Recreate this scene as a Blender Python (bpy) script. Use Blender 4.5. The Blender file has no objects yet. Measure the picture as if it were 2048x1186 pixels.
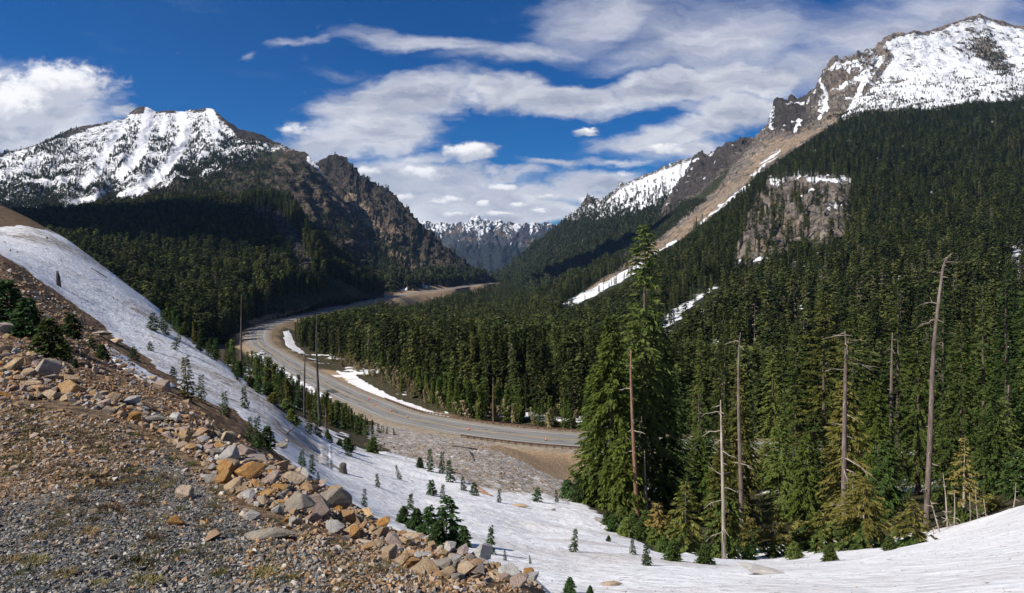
import bpy, bmesh, math, random
import numpy as np
from mathutils import Vector, Matrix
from mathutils.bvhtree import BVHTree

random.seed(7)
rng = np.random.default_rng(11)
SC = bpy.context.scene
COL = SC.collection
R = math.radians

# ---------------------------------------------------------------- camera model
# Bearings and drops measured on the photograph: focal length 1300 on a 2048 wide
# picture, horizon at row 480, camera at the origin looking along +Y.
F, CX, HY = 1300.0, 1024.0, 480.0

def P(px, py, Y):
    return Vector(((px - CX) / F * Y, Y, -(py - HY) / F * Y))

def proj(X, Y, Z):
    return CX + F * X / Y, HY - F * Z / Y

# ---------------------------------------------------------------- numpy noise
_g = np.random.default_rng(5)
_perm = _g.permutation(512).astype(np.int64)
_perm = np.concatenate([_perm, _perm, _perm])
_grad = _g.normal(size=(512, 3)); _grad /= np.linalg.norm(_grad, axis=1)[:, None]

def gnoise(x, y, z):
    x = np.asarray(x, float); y = np.asarray(y, float); z = np.asarray(z, float)
    x, y, z = np.broadcast_arrays(x, y, z)
    xi = np.floor(x).astype(np.int64); yi = np.floor(y).astype(np.int64); zi = np.floor(z).astype(np.int64)
    xf = x - xi; yf = y - yi; zf = z - zi
    u = xf*xf*xf*(xf*(xf*6-15)+10); v = yf*yf*yf*(yf*(yf*6-15)+10); w = zf*zf*zf*(zf*(zf*6-15)+10)
    out = np.zeros(x.shape)
    for dx in (0, 1):
        wx = u if dx else 1-u
        for dy in (0, 1):
            wy = v if dy else 1-v
            for dz in (0, 1):
                wz = w if dz else 1-w
                h = _perm[_perm[_perm[(xi+dx) & 511] + ((yi+dy) & 511)] + ((zi+dz) & 511)]
                g = _grad[h]
                out += wx*wy*wz*(g[..., 0]*(xf-dx)+g[..., 1]*(yf-dy)+g[..., 2]*(zf-dz))
    return out*1.6

def fbm(x, y, z, octv=4, gain=.5, lac=2.03):
    s = 0; a = 1; t = 0
    for _ in range(octv):
        s = s + a*gnoise(x, y, z); t += a
        x = x*lac+13.1; y = y*lac+7.7; z = z*lac+3.3; a *= gain
    return s/t

def ridged(x, y, z, octv=4, gain=.5, lac=2.07):
    s = 0; a = 1; t = 0
    for _ in range(octv):
        s = s + a*(1-np.abs(gnoise(x, y, z))*2); t += a
        x = x*lac+5.2; y = y*lac+9.1; z = z*lac+1.7; a *= gain
    return s/t

def sstep(a, b, x):
    t = np.clip((x-a)/(b-a), 0, 1)
    return t*t*(3-2*t)

def inpoly(px, py, poly):
    px = np.asarray(px, float); py = np.asarray(py, float)
    r = np.zeros(px.shape, bool); n = len(poly); j = n-1
    for i in range(n):
        xi, yi = poly[i]; xj, yj = poly[j]
        c = ((yi > py) != (yj > py)) & (px < (xj-xi)*(py-yi)/((yj-yi) or 1e-9)+xi)
        r ^= c; j = i
    return r

def polydist(px, py, poly, closed=True):
    """signed distance, positive inside"""
    d = np.full(np.shape(px), 1e9)
    n = len(poly)
    for i in range(n if closed else n-1):
        ax, ay = poly[i]; bx, by = poly[(i+1) % n]
        ex, ey = bx-ax, by-ay
        t = np.clip(((px-ax)*ex+(py-ay)*ey)/(ex*ex+ey*ey+1e-9), 0, 1)
        d = np.minimum(d, np.hypot(px-ax-t*ex, py-ay-t*ey))
    if not closed: return d
    return np.where(inpoly(px, py, poly), d, -d)

# ---------------------------------------------------------------- objects
def tag(o, label=None, cat=None, group=None, kind=None):
    if label: o['label'] = label
    if cat: o['category'] = cat
    if group: o['group'] = group
    if kind: o['kind'] = kind
    return o

def link(name, me, mat=None, parent=None, loc=None):
    o = bpy.data.objects.new(name, me); COL.objects.link(o)
    if mat is not None:
        for m in (mat if isinstance(mat, (list, tuple)) else [mat]): me.materials.append(m)
    if parent is not None: o.parent = parent
    if loc is not None: o.location = loc
    return o

def mesh_np(name, V, Fq, smooth=True, mat_idx=None):
    """V (n,3), Fq (m,3|4) arrays or list of faces"""
    me = bpy.data.meshes.new(name)
    V = np.asarray(V, np.float32)
    if isinstance(Fq, np.ndarray):
        m, k = Fq.shape
        me.vertices.add(len(V)); me.vertices.foreach_set('co', V.ravel())
        me.loops.add(m*k); me.loops.foreach_set('vertex_index', Fq.astype(np.int32).ravel())
        me.polygons.add(m); me.polygons.foreach_set('loop_start', np.arange(0, m*k, k, dtype=np.int32))
        me.polygons.foreach_set('loop_total', np.full(m, k, np.int32))
    else:
        me.from_pydata(V.tolist(), [], Fq)
        m = len(me.polygons)
    if mat_idx is not None: me.polygons.foreach_set('material_index', np.asarray(mat_idx, np.int32))
    me.polygons.foreach_set('use_smooth', np.full(m, smooth, bool))
    me.update(calc_edges=True); me.validate()
    return me

def set_attr(me, name, arr4):
    a = me.color_attributes.new(name, 'FLOAT_COLOR', 'POINT')
    a.data.foreach_set('color', np.asarray(arr4, np.float32).ravel())

def grid_faces(nr, nc):
    i = np.arange(nr*nc).reshape(nr, nc)
    return np.stack([i[:-1, :-1], i[:-1, 1:], i[1:, 1:], i[1:, :-1]], -1).reshape(-1, 4)

# ---------------------------------------------------------------- node helpers
class NT:
    def __init__(s, tree): s.t = tree; s.n = tree.nodes; s.l = tree.links
    def new(s, typ, **kw):
        n = s.n.new(typ)
        for k, v in kw.items(): setattr(n, k, v)
        return n
    def put(s, sock, v):
        if v is None: return
        if isinstance(v, bpy.types.NodeSocket): s.l.new(v, sock)
        elif isinstance(v, bpy.types.Node): s.l.new(v.outputs[0], sock)
        else:
            if sock.type == 'RGBA' and hasattr(v, '__len__') and len(v) == 3: v = (*v, 1)
            sock.default_value = v
    def math(s, op, a, b=None, c=None, clamp=False):
        n = s.new('ShaderNodeMath', operation=op, use_clamp=clamp)
        s.put(n.inputs[0], a); s.put(n.inputs[1], b); s.put(n.inputs[2], c)
        return n.outputs[0]
    def vmath(s, op, a, b=None, out=0):
        n = s.new('ShaderNodeVectorMath', operation=op)
        s.put(n.inputs[0], a)
        if op == 'SCALE': s.put(n.inputs[3], b)
        else: s.put(n.inputs[1], b)
        return n.outputs[out]
    def mix(s, f, a, b, blend='MIX'):
        n = s.new('ShaderNodeMix', data_type='RGBA', blend_type=blend, clamp_factor=True)
        s.put(n.inputs[0], f); s.put(n.inputs[6], a); s.put(n.inputs[7], b)
        return n.outputs[2]
    def noise(s, vec, scale, detail=4, rough=.55, dist=0, out=0):
        n = s.new('ShaderNodeTexNoise')
        s.put(n.inputs['Vector'], vec); s.put(n.inputs['Scale'], scale); s.put(n.inputs['Detail'], detail)
        s.put(n.inputs['Roughness'], rough); s.put(n.inputs['Distortion'], dist)
        return n.outputs[out]
    def voro(s, vec, scale, feature='F1', out=0, rand=1):
        n = s.new('ShaderNodeTexVoronoi', feature=feature)
        s.put(n.inputs['Vector'], vec); s.put(n.inputs['Scale'], scale); s.put(n.inputs['Randomness'], rand)
        return n.outputs[out]
    def ss(s, lo, hi, v, a=0., b=1.):
        n = s.new('ShaderNodeMapRange', interpolation_type='SMOOTHSTEP')
        s.put(n.inputs[0], v); s.put(n.inputs[1], lo); s.put(n.inputs[2], hi); s.put(n.inputs[3], a); s.put(n.inputs[4], b)
        return n.outputs[0]
    def lin(s, lo, hi, v, a=0., b=1.):
        n = s.new('ShaderNodeMapRange')
        s.put(n.inputs[0], v); s.put(n.inputs[1], lo); s.put(n.inputs[2], hi); s.put(n.inputs[3], a); s.put(n.inputs[4], b)
        return n.outputs[0]
    def ramp(s, f, stops):
        n = s.new('ShaderNodeValToRGB')
        el = n.color_ramp.elements
        while len(el) < len(stops): el.new(.5)
        for e, (p, c) in zip(el, stops): e.position = p; e.color = (*c, 1)
        s.put(n.inputs[0], f); return n.outputs[0]
    def pos(s, scale=(1, 1, 1), rot=(0, 0, 0), obj=False):
        if obj: src = s.new('ShaderNodeTexCoord').outputs['Object']
        else: src = s.new('ShaderNodeNewGeometry').outputs['Position']
        m = s.new('ShaderNodeMapping'); s.put(m.inputs[0], src)
        m.inputs['Scale'].default_value = scale; m.inputs['Rotation'].default_value = rot
        return m.outputs[0]
    def bump(s, h, strength=.5, dist=1., normal=None):
        n = s.new('ShaderNodeBump')
        s.put(n.inputs['Strength'], strength); s.put(n.inputs['Distance'], dist); s.put(n.inputs['Height'], h)
        if normal is not None: s.put(n.inputs['Normal'], normal)
        return n.outputs[0]

def mat_new(name):
    m = bpy.data.materials.new(name); m.use_nodes = True
    nt = NT(m.node_tree); bs = nt.n['Principled BSDF']
    bs.inputs['Roughness'].default_value = .9
    if 'Specular IOR Level' in bs.inputs: bs.inputs['Specular IOR Level'].default_value = .2
    return m, nt, bs

def simple_mat(name, c1, c2=None, scale=5., rough=.8, bump=0., bscale=20., spec=.2, rand=0., metal=0.):
    m, nt, bs = mat_new(name)
    v = nt.pos(obj=True)
    col = nt.mix(nt.ss(.35, .65, nt.noise(v, scale, 5, .6)), c1, c2 or c1)
    if rand:
        oi = nt.new('ShaderNodeObjectInfo')
        hs = nt.new('ShaderNodeHueSaturation'); nt.put(hs.inputs['Color'], col)
        nt.put(hs.inputs['Value'], nt.lin(0, 1, oi.outputs['Random'], 1-rand, 1+rand)); col = hs.outputs[0]
    nt.put(bs.inputs['Base Color'], col); bs.inputs['Roughness'].default_value = rough
    bs.inputs['Specular IOR Level'].default_value = spec; bs.inputs['Metallic'].default_value = metal
    if bump: nt.put(bs.inputs['Normal'], nt.bump(nt.noise(v, bscale, 6, .65), bump, .05))
    return m

# ---------------------------------------------------------------- camera
cam = bpy.data.cameras.new('camera'); camo = bpy.data.objects.new('camera', cam); COL.objects.link(camo)
camo.location = (0, 0, 0); camo.rotation_euler = (R(90), 0, 0)
cam.sensor_fit = 'HORIZONTAL'; cam.sensor_width = 36; cam.lens = 36*F/2048
cam.shift_y = -(593-HY)/2048; cam.clip_start = .1; cam.clip_end = 60000
SC.camera = camo

SC.view_settings.view_transform = 'Standard'; SC.view_settings.look = 'None'
SC.view_settings.exposure = .45; SC.view_settings.gamma = 1
cy = SC.cycles
cy.max_bounces = 4; cy.diffuse_bounces = 2; cy.glossy_bounces = 2; cy.transmission_bounces = 2
cy.volume_bounces = 0; cy.transparent_max_bounces = 4; cy.use_denoising = True
cy.sample_clamp_indirect = 4; cy.use_adaptive_sampling = True; cy.adaptive_threshold = .02
SUN_AZ, SUN_EL = R(-112), R(44)     # azimuth from +Y clockwise: the sun is to the left, a little behind
sd = Vector((math.sin(SUN_AZ)*math.cos(SUN_EL), math.cos(SUN_AZ)*math.cos(SUN_EL), math.sin(SUN_EL)))
sl = bpy.data.lights.new('sun', 'SUN'); sl.energy = 4.5; sl.angle = R(.53); sl.color = (1, .945, .86)
so = bpy.data.objects.new('sun', sl); COL.objects.link(so)
so.rotation_euler = sd.to_track_quat('Z', 'Y').to_euler(); so.location = sd*500
# ---------------------------------------------------------------- sky
W = bpy.data.worlds.new('World'); SC.world = W; W.use_nodes = True
wt = NT(W.node_tree); wt.n.clear()
wout = wt.new('ShaderNodeOutputWorld')
sky = wt.new('ShaderNodeTexSky', sky_type='NISHITA', sun_disc=False)
sky.sun_elevation = SUN_EL; sky.sun_rotation = SUN_AZ; sky.altitude = 1700
sky.air_density = 1.0; sky.dust_density = .2; sky.ozone_density = 3.0
skyc = wt.mix(1., sky.outputs[0], (.012, .315, .66), 'MULTIPLY')
bg1 = wt.new('ShaderNodeBackground'); wt.put(bg1.inputs[0], skyc); bg1.inputs[1].default_value = .085
# cloud field in directions: a = tangent of bearing, e = tangent of elevation
gen = wt.new('ShaderNodeTexCoord').outputs['Generated']
sep = wt.new('ShaderNodeSeparateXYZ'); wt.put(sep.inputs[0], gen)
yy = wt.math('MAXIMUM', wt.math('ABSOLUTE', sep.outputs[1]), .12)
a_ = wt.math('DIVIDE', sep.outputs[0], yy); e_ = wt.math('DIVIDE', sep.outputs[2], yy)
cmb = wt.new('ShaderNodeCombineXYZ'); wt.put(cmb.inputs[0], a_); wt.put(cmb.inputs[1], e_)
ae = cmb.outputs[0]
# domain warp
w1 = wt.noise(wt.vmath('MULTIPLY', ae, (4.5, 9, 1)), 1., 5, .6, 0, 1)
w2 = wt.noise(wt.vmath('MULTIPLY', ae, (16, 34, 1)), 1., 5, .6, 0, 1)
off = wt.vmath('ADD', wt.vmath('MULTIPLY', wt.vmath('SUBTRACT', w1, (.5, .5, .5)), (.22, .085, 0)),
               wt.vmath('MULTIPLY', wt.vmath('SUBTRACT', w2, (.5, .5, .5)), (.035, .022, 0)))
aw = wt.vmath('ADD', ae, off)
aw2 = wt.vmath('ADD', ae, wt.vmath('MULTIPLY', wt.vmath('SUBTRACT', w2, (.5, .5, .5)), (.045, .022, 0)))
def ellipse(px, py, rx, ry, rot=0, vec=None):
    mp = wt.new('ShaderNodeMapping', vector_type='TEXTURE'); wt.put(mp.inputs[0], vec or aw)
    mp.inputs['Location'].default_value = ((px-CX)/F, (HY-py)/F, 0)
    mp.inputs['Rotation'].default_value = (0, 0, R(-rot)); mp.inputs['Scale'].default_value = (rx/F, ry/F, 1)
    return wt.vmath('LENGTH', mp.outputs[0], None, 1)
def field(lst, vec=None):
    acc = None
    for (px, py, rx, ry, rot, k) in lst:
        v = wt.lin(0, 1.25, ellipse(px, py, rx, ry, rot, vec), k, 0.)
        acc = v if acc is None else wt.math('MAXIMUM', acc, v)
    return acc
SOFT = [(1215, 35, 190, 75, -20, .8), (1450, 70, 300, 90, 4, .95), (1800, 70, 360, 100, -4, .95), (1900, 20, 280, 60, 0, .8), (1620, 130, 200, 60, 0, .9),
        (860, 82, 190, 26, 6, .8), (1040, 108, 180, 30, -2, .75), (1330, 100, 200, 38, -8, .75),
        (600, 78, 95, 11, -4, .55), (498, 112, 34, 9, -18, .5), (700, 140, 90, 14, 4, .35), (1960, 170, 200, 60, 0, .8)]
DENSE = [(40, 230, 260, 120, 0, 1.1), (120, 165, 120, 55, 0, 1.), (290, 235, 80, 30, 8, .8),
         (820, 190, 200, 55, -6, 1.), (730, 275, 190, 75, -6, 1.1), (620, 300, 90, 40, 0, .9), (1000, 185, 180, 42, 4, 1.), (1140, 200, 190, 42, 0, 1.05),
         (1330, 170, 220, 44, -10, 1.1), (1510, 150, 170, 52, 0, 1.1), (1480, 215, 170, 48, 0, 1.05), (1400, 250, 130, 30, 0, .9),
         (1300, 285, 180, 40, -4, .9), (1350, 310, 160, 40, 0, .9), (780, 360, 150, 60, 0, 1.1), (900, 365, 130, 40, 0, 1.), (960, 400, 240, 52, 0, 1.1),
         (1130, 330, 110, 16, 0, .7), (1220, 370, 170, 36, 0, .95), (1080, 420, 220, 40, 0, 1.), (940, 303, 62, 22, -3, 1.), (1172, 264, 30, 10, -6, .8), (1000, 350, 150, 16, 0, .7),
         (1250, 330, 110, 16, 0, .75), (700, 230, 120, 40, 0, .9), (1000, 432, 330, 30, 0, 1.1), (1060, 385, 160, 24, 0, .9), (830, 325, 130, 30, 0, .8), (1440, 330, 120, 40, 0, .9)]
CUMU = [(790, 395, 60, 16, 0, .9), (720, 345, 50, 18, 0, .8), (1100, 395, 40, 12, 0, .8), (1330, 300, 70, 20, 0, .7), (1240, 350, 50, 14, 0, .7), (905, 432, 40, 9, 0, .8), (1150, 425, 34, 8, 0, .8), (935, 303, 66, 24, 0, 1.1), (1003, 378, 50, 21, 0, 1.1), (962, 409, 18, 9, 0, 1.), (1036, 412, 20, 9, 0, 1.), (1180, 402, 45, 16, 0, .9), (870, 405, 35, 10, 0, .7), (1075, 420, 22, 8, 0, .9), (1000, 428, 60, 8, 0, .8), (905, 398, 40, 12, 0, .9), (840, 348, 70, 20, 0, .8), (1172, 263, 34, 9, -6, .9),
        (110, 170, 150, 55, 0, 1.), (20, 215, 110, 70, 0, 1.), (600, 265, 60, 26, 0, .6), (870, 350, 90, 22, 0, .5), (1085, 424, 24, 6, 0, .7)]
TOPS = [(px, py-.5*ry, rx*.8, ry*.75, 0, k) for px, py, rx, ry, ro, k in CUMU]
nA = wt.noise(wt.vmath('MULTIPLY', aw, (5, 13, 1)), 1., 7, .58)
nB = wt.noise(wt.vmath('MULTIPLY', aw, (14, 30, 1)), 1., 6, .6)
nC = wt.noise(wt.vmath('MULTIPLY', ae, (42, 60, 1)), 1., 6, .6)
nS = wt.noise(wt.vmath('MULTIPLY', aw, (3, 22, 1)), 1., 6, .6)
soft = field(SOFT); dense = field(DENSE); cumu = field(CUMU, aw2); tops = field(TOPS, aw2)
sS = wt.math('ADD', soft, wt.math('MULTIPLY', wt.math('SUBTRACT', nS, .5), .9))
fS = wt.math('MULTIPLY', wt.ss(.05, .85, sS), .92)
sD = wt.math('ADD', dense, wt.math('MULTIPLY', wt.math('SUBTRACT', nA, .5), 1.1))
sD = wt.math('ADD', sD, wt.math('MULTIPLY', wt.math('SUBTRACT', nB, .5), .35))
fD = wt.ss(.2, .68, sD)
sC = wt.math('ADD', cumu, wt.math('MULTIPLY', wt.math('SUBTRACT', nC, .5), 1.1))
fC = wt.ss(.15, .7, sC)
fac = wt.math('MAXIMUM', wt.math('MAXIMUM', fS, fD), fC)
# everywhere else in the sky (behind the camera) broken cloud
back = wt.math('LESS_THAN', sep.outputs[1], 0.)
fac = wt.math('MULTIPLY', fac, .96)
fac = wt.mix(back, fac, wt.ss(.5, .65, nA))
# brightness inside the clouds
shade = wt.noise(wt.vmath('MULTIPLY', aw, (5, 16, 1)), 1.3, 6, .6)
shade2 = wt.noise(wt.vmath('MULTIPLY', aw, (18, 44, 1)), 1., 5, .6)
br = wt.math('ADD', wt.math('MULTIPLY', shade, .75), wt.math('MULTIPLY', shade2, .25))
br = wt.math('ADD', br, wt.math('MULTIPLY', wt.ss(.55, 1.15, sD), -.12))
br = wt.math('ADD', br, wt.ss(.16, .04, e_, 0., .07))
ccol = wt.ramp(br, [(.30, (.30, .33, .42)), (.42, (.44, .46, .53)), (.52, (.60, .61, .66)), (.66, (.80, .80, .82))])
cu = wt.mix(wt.ss(.05, .75, wt.math('ADD', tops, wt.math('MULTIPLY', wt.math('SUBTRACT', nC, .5), 1.2))), (.56, .57, .62), (1.0, .985, .96))
ccol = wt.mix(wt.ss(.1, .8, fC), ccol, cu)
# high thin cloud is a little lavender
ccol = wt.mix(wt.math('MULTIPLY', wt.ss(.18, .36, e_), .55), ccol, wt.mix(1., ccol, (.82, .83, .92), 'MULTIPLY'))
bg2 = wt.new('ShaderNodeBackground'); wt.put(bg2.inputs[0], wt.mix(1., ccol, (8.6, 8.6, 8.6), 'MULTIPLY')); bg2.inputs[1].default_value = .1
mx = wt.new('ShaderNodeMixShader'); wt.put(mx.inputs[0], fac); wt.l.new(bg1.outputs[0], mx.inputs[1]); wt.l.new(bg2.outputs[0], mx.inputs[2])
wt.l.new(mx.outputs[0], wout.inputs[0])
# ---------------------------------------------------------------- road centre line
ROADP = [(1700, 905, 155), (1500, 897, 158), (1300, 888, 163), (1160, 881, 168), (1050, 872, 173), (942, 859, 181), (870, 846, 191), (802, 832, 206), (740, 808, 231),
         (690, 787, 256), (640, 762, 290), (590, 735, 335), (548, 708, 385), (520, 690, 425), (514, 672, 462), (523, 657, 503), (547, 646, 550),
         (580, 637, 620), (608, 629, 690), (661, 617, 790), (710, 605, 900), (749, 599.5, 990), (784, 594, 1080), (823, 586, 1230),
         (872, 580, 1400), (921, 573, 1700), (972, 567, 2100), (992, 565.5, 2350)]
def catmull(pts, n=14):
    pts = [np.array(p, float) for p in pts]; out = []
    for i in range(len(pts)-1):
        p0 = pts[max(i-1, 0)]; p1 = pts[i]; p2 = pts[i+1]; p3 = pts[min(i+2, len(pts)-1)]
        for k in range(n):
            t = k/n
            out.append(.5*((2*p1)+(-p0+p2)*t+(2*p0-5*p1+4*p2-p3)*t*t+(-p0+3*p1-3*p2+p3)*t**3))
    out.append(pts[-1]); return np.array(out)
_rw = np.array([P(*p) for p in ROADP])
RC = catmull(_rw, 16)
_k = np.ones(9)/9.                      # smooth the profile
for _ in range(2):
    z = np.pad(RC[:, 2], 4, mode='edge'); RC[:, 2] = np.convolve(z, _k, 'valid')
RT = np.gradient(RC, axis=0); RT[:, 2] = 0; RT /= np.linalg.norm(RT, axis=1)[:, None]
RN = np.stack([RT[:, 1], -RT[:, 0], np.zeros(len(RT))], 1)      # to the right when walking away from the camera
def road_near(X, Y):
    """distance to the centre line, its height and signed side"""
    X = np.asarray(X); Y = np.asarray(Y)
    d = np.full(X.shape, 1e9); k = np.zeros(X.shape, int)
    for i0 in range(0, X.size, 20000):
        xs = X.ravel()[i0:i0+20000]; ys = Y.ravel()[i0:i0+20000]
        dd = (xs[:, None]-RC[None, :, 0])**2+(ys[:, None]-RC[None, :, 1])**2
        kk = dd.argmin(1); d.ravel()[i0:i0+20000] = np.sqrt(dd[np.arange(len(kk)), kk]); k.ravel()[i0:i0+20000] = kk
    side = (X-RC[k, 0])*RN[k, 0]+(Y-RC[k, 1])*RN[k, 1]
    return d, RC[k, 2], side

# ---------------------------------------------------------------- near ground (one sheet from the feet to the end of the valley)
GCP = """
-1500: 1300,2 1150,5 1000,10 820,22 600,45 400,80 300,140 300,400 350,1200 400,3500
-600: 1300,3 1186,4.2 920,10 760,16 600,32 440,60 340,100 280,160 270,300 350,1000 450,3500
-200: 1300,3 1186,4.1 905,9.5 765,15.5 640,30 500,58 420,100 370,150 380,260 450,700 500,3000
0: 1600,2 1186,4 905,9 765,15 700,22 600,38 522,58 462,100 412,140 425,190 470,320 520,700 530,3000
60: 1186,4 905,9 775,15 700,24 620,40 548,65 459,108 438,140 470,200
130: 1186,4 905,9 785,14.5 725,24 655,40 590,66 480,118 500,160 560,240
230: 1186,4 920,8.7 805,14 755,23 705,40 660,62 552,118 575,150 640,240 650,350
320: 1186,4 945,8.4 835,13.5 790,19 760,34 738,48 622,112 645,140 690,210 700,330 655,520 620,900
430: 1186,4 965,8 870,12.5 850,16 815,34 795,46 716,84 735,115 752,170 715,330 690,430 660,520
550: 1600,2 1186,3.9 985,7.7 922,11 925,15 880,34 860,45 810,62 812,90 800,120 780,180 745,290 722,350
640: 1186,3.9 1030,7.4 985,9.6 995,13 940,36 915,50 870,72 850,100 835,130 820,170 795,220 772,275
700: 1186,3.9 1060,7.2 1030,8.6 1050,12 985,28 940,46 900,70 872,100 855,130 835,175 812,225
850: 1186,4 1100,6.9 1085,7.9 1120,11 1060,22 1005,38 960,58 915,85 888,115 872,140 868,165
950: 1186,4.1 1125,6.4 1120,7.2 1165,10 1090,20 1030,34 985,52 935,82 898,115 886,140 884,160
1000: 1600,2 1186,4.2 1140,6 1145,7 1185,10 1115,18 1050,32 1000,50 955,75 908,112 891,140 892,155
1060: 1190,4.3 1160,6 1200,9 1140,16 1070,30 1020,46 970,74 928,112 912,140 902,158
1160: 1330,4 1260,7 1200,10.5 1150,16 1090,26 1040,42 1000,66 968,100 944,145 906,161
1270: 1600,2 1340,4.5 1210,10 1165,14 1110,24 1058,42 1025,60 985,85 950,125 925,150 898,160
1450: 1330,5 1190,11 1155,17 1140,22 1120,38 1060,58 1000,85 950,125 920,150
1600: 1600,2 1320,5 1185,11 1150,17 1138,21 1115,36 1070,52 1000,85 950,120 925,145
1700: 1310,5 1180,11 1142,17 1130,21 1105,35 1075,46 1000,80 950,115 925,145
1860: 1290,5 1170,10.5 1115,18 1095,23 1090,34 1062,45 1000,75 950,110 925,140
1960: 1280,5 1160,10 1092,19 1068,24 1062,34 1035,45 980,75 940,105 920,135
2048: 1600,2 1270,5 1150,9.5 1075,18 1045,25 1025,36 1000,48 960,70 930,100 910,130
2400: 1250,5 1100,11 960,24 900,40 890,60 890,100 900,125
3600: 1300,3 1100,8 900,20 800,60 700,150 600,300
"""
GPT = []
for ln in GCP.strip().splitlines():
    a, b = ln.split(':')
    for q in b.split():
        y, d = q.split(','); GPT.append((float(a), float(y), float(d)))
GPT += [(700, 738, 330), (770, 762, 285), (830, 790, 250), (900, 820, 215), (1000, 850, 193), (1150, 868, 182), (1300, 880, 180), (1500, 890, 175),
        (620, 712, 400), (600, 690, 450),
        (650, 672, 530), (750, 705, 460), (900, 745, 330), (1050, 790, 260), (1200, 815, 230), (760, 655, 760), (850, 676, 640), (1000, 712, 470), (1150, 740, 370), (1300, 800, 290),
        (900, 645, 960), (1020, 652, 880), (850, 630, 1080), (960, 616, 1450), (1050, 618, 1350), (1100, 625, 1200), (920, 605, 1650), (980, 592, 2150), (1040, 592, 2000), (1000, 577, 2900), (1000, 567, 4000), (900, 570, 4000), (1100, 567, 4000),
        (470, 668, 520), (520, 640, 600), (600, 622, 760), (700, 600, 980), (800, 580, 1350), (900, 568, 1900), (960, 562, 2600), (300, 640, 700), (100, 560, 900)]
GPT += [(px, HY-F*(zz)/Y, Y) for px, Y, zz in [(*(lambda w: (CX+F*w[0]/w[1], w[1], w[2]))(RC[i]),) for i in range(16, len(RC), 9)]]
GPT = np.array(GPT)
SX, SL = 1/230., 1.75
def _k15(r2): return r2**.75
_gc = np.stack([GPT[:, 0]*SX, np.log(GPT[:, 2])*SL], 1)
_n = len(_gc)
_A = _k15(((_gc[:, None]-_gc[None])**2).sum(-1))+np.eye(_n)*-1e-3
_Pm = np.concatenate([np.ones((_n, 1)), _gc], 1)
_M = np.block([[_A, _Pm], [_Pm.T, np.zeros((3, 3))]])
_sol = np.linalg.solve(_M, np.concatenate([GPT[:, 1], np.zeros(3)]))
def ground_py(px, Y):
    px = np.asarray(px, float); Y = np.asarray(Y, float)
    q = np.stack([px.ravel()*SX, np.log(Y.ravel())*SL], 1); out = np.empty(len(q))
    for i in range(0, len(q), 20000):
        qq = q[i:i+20000]
        out[i:i+20000] = _k15(((qq[:, None]-_gc[None])**2).sum(-1))@_sol[:_n]+_sol[_n]+qq@_sol[_n+1:]
    return out.reshape(px.shape)

# edge of the gravel shelf the photographer stands on (row of crest depth per column)
SHX = np.array([-1500, -600, 0, 250, 320, 480, 640, 680, 850, 950, 1000, 1060, 1160, 1500, 3600.])
SHY = np.array([24, 19, 17, 14.5, 13.8, 11.6, 9.8, 8.9, 7.7, 7.0, 6.7, 5.9, 4.6, 3.6, 3.])
def shelf_edge(px): return np.interp(px, SHX, SHY)

cols = np.concatenate([np.linspace(-1500, -120, 70)[:-1], np.linspace(-120, 2170, 520), np.linspace(2170, 3600, 70)[1:]])
lr = np.concatenate([np.linspace(math.log(1.2), math.log(20), 330)[:-1], np.linspace(math.log(20), math.log(420), 420)[:-1], np.linspace(math.log(420), math.log(4300), 150)])
gp, gl = np.meshgrid(cols, lr); gY = np.exp(gl)
gpy = ground_py(gp, gY)
gX = (gp-CX)/F*gY; gZ = -(gpy-HY)/F*gY
# --- zones
edge = shelf_edge(gp+25*gnoise(gX*.5, gY*.5, 0))
on_shelf = sstep(1.06, .94, gY/edge)
rd, rz, rside = road_near(gX, gY)
n1 = fbm(gX*.05, gY*.05, 1.3, 4); n2 = fbm(gX*.3, gY*.3, 4.1, 4)
DIRT = [(-700, 430), (-100, 470), (0, 509), (54, 539), (108, 580), (146, 607), (173, 627), (213, 659), (243, 686), (270, 700), (297, 720), (318, 741), (352, 764), (365, 779), (415, 804), (473, 827), (491, 846), (529, 874), (554, 900), (600, 945), (700, 1010), (800, 1075), (900, 1130), (300, 1150), (-700, 1200)]
TONGUE = [(208, 692), (243, 711), (283, 738), (306, 755), (352, 771), (346, 777), (308, 773), (286, 764), (256, 745), (232, 729), (212, 710)]
dd = polydist(gp, gpy, DIRT)+6*n2*np.clip(60/gY, .3, 1.5)+4*n1
tong = sstep(-4, 4, polydist(gp, gpy, TONGUE)+5*n2)*(gY < 70)*(gY > 15)
SNOWP = [(-700, 330), (-60, 440), (0, 456), (40, 452), (92, 460), (135, 478), (182, 514), (245, 562), (322, 618), (380, 668), (450, 728), (515, 775), (556, 806), (548, 822), (600, 845), (680, 880), (740, 905), (860, 905),
         (1000, 905), (1060, 930), (1130, 965), (1155, 1000), (1200, 1030), (1262, 1072), (1330, 1120), (1420, 1100), (1520, 1095), (1700, 1085), (1850, 1072), (1960, 1045), (2060, 1010), (2500, 880), (3600, 800), (3600, 1500), (-700, 1500)]
sn = polydist(gp, gpy, SNOWP)+6*n2*np.clip(100/gY, .5, 2)
snow = sstep(-4, 5, sn)*(gY < 150)
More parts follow.
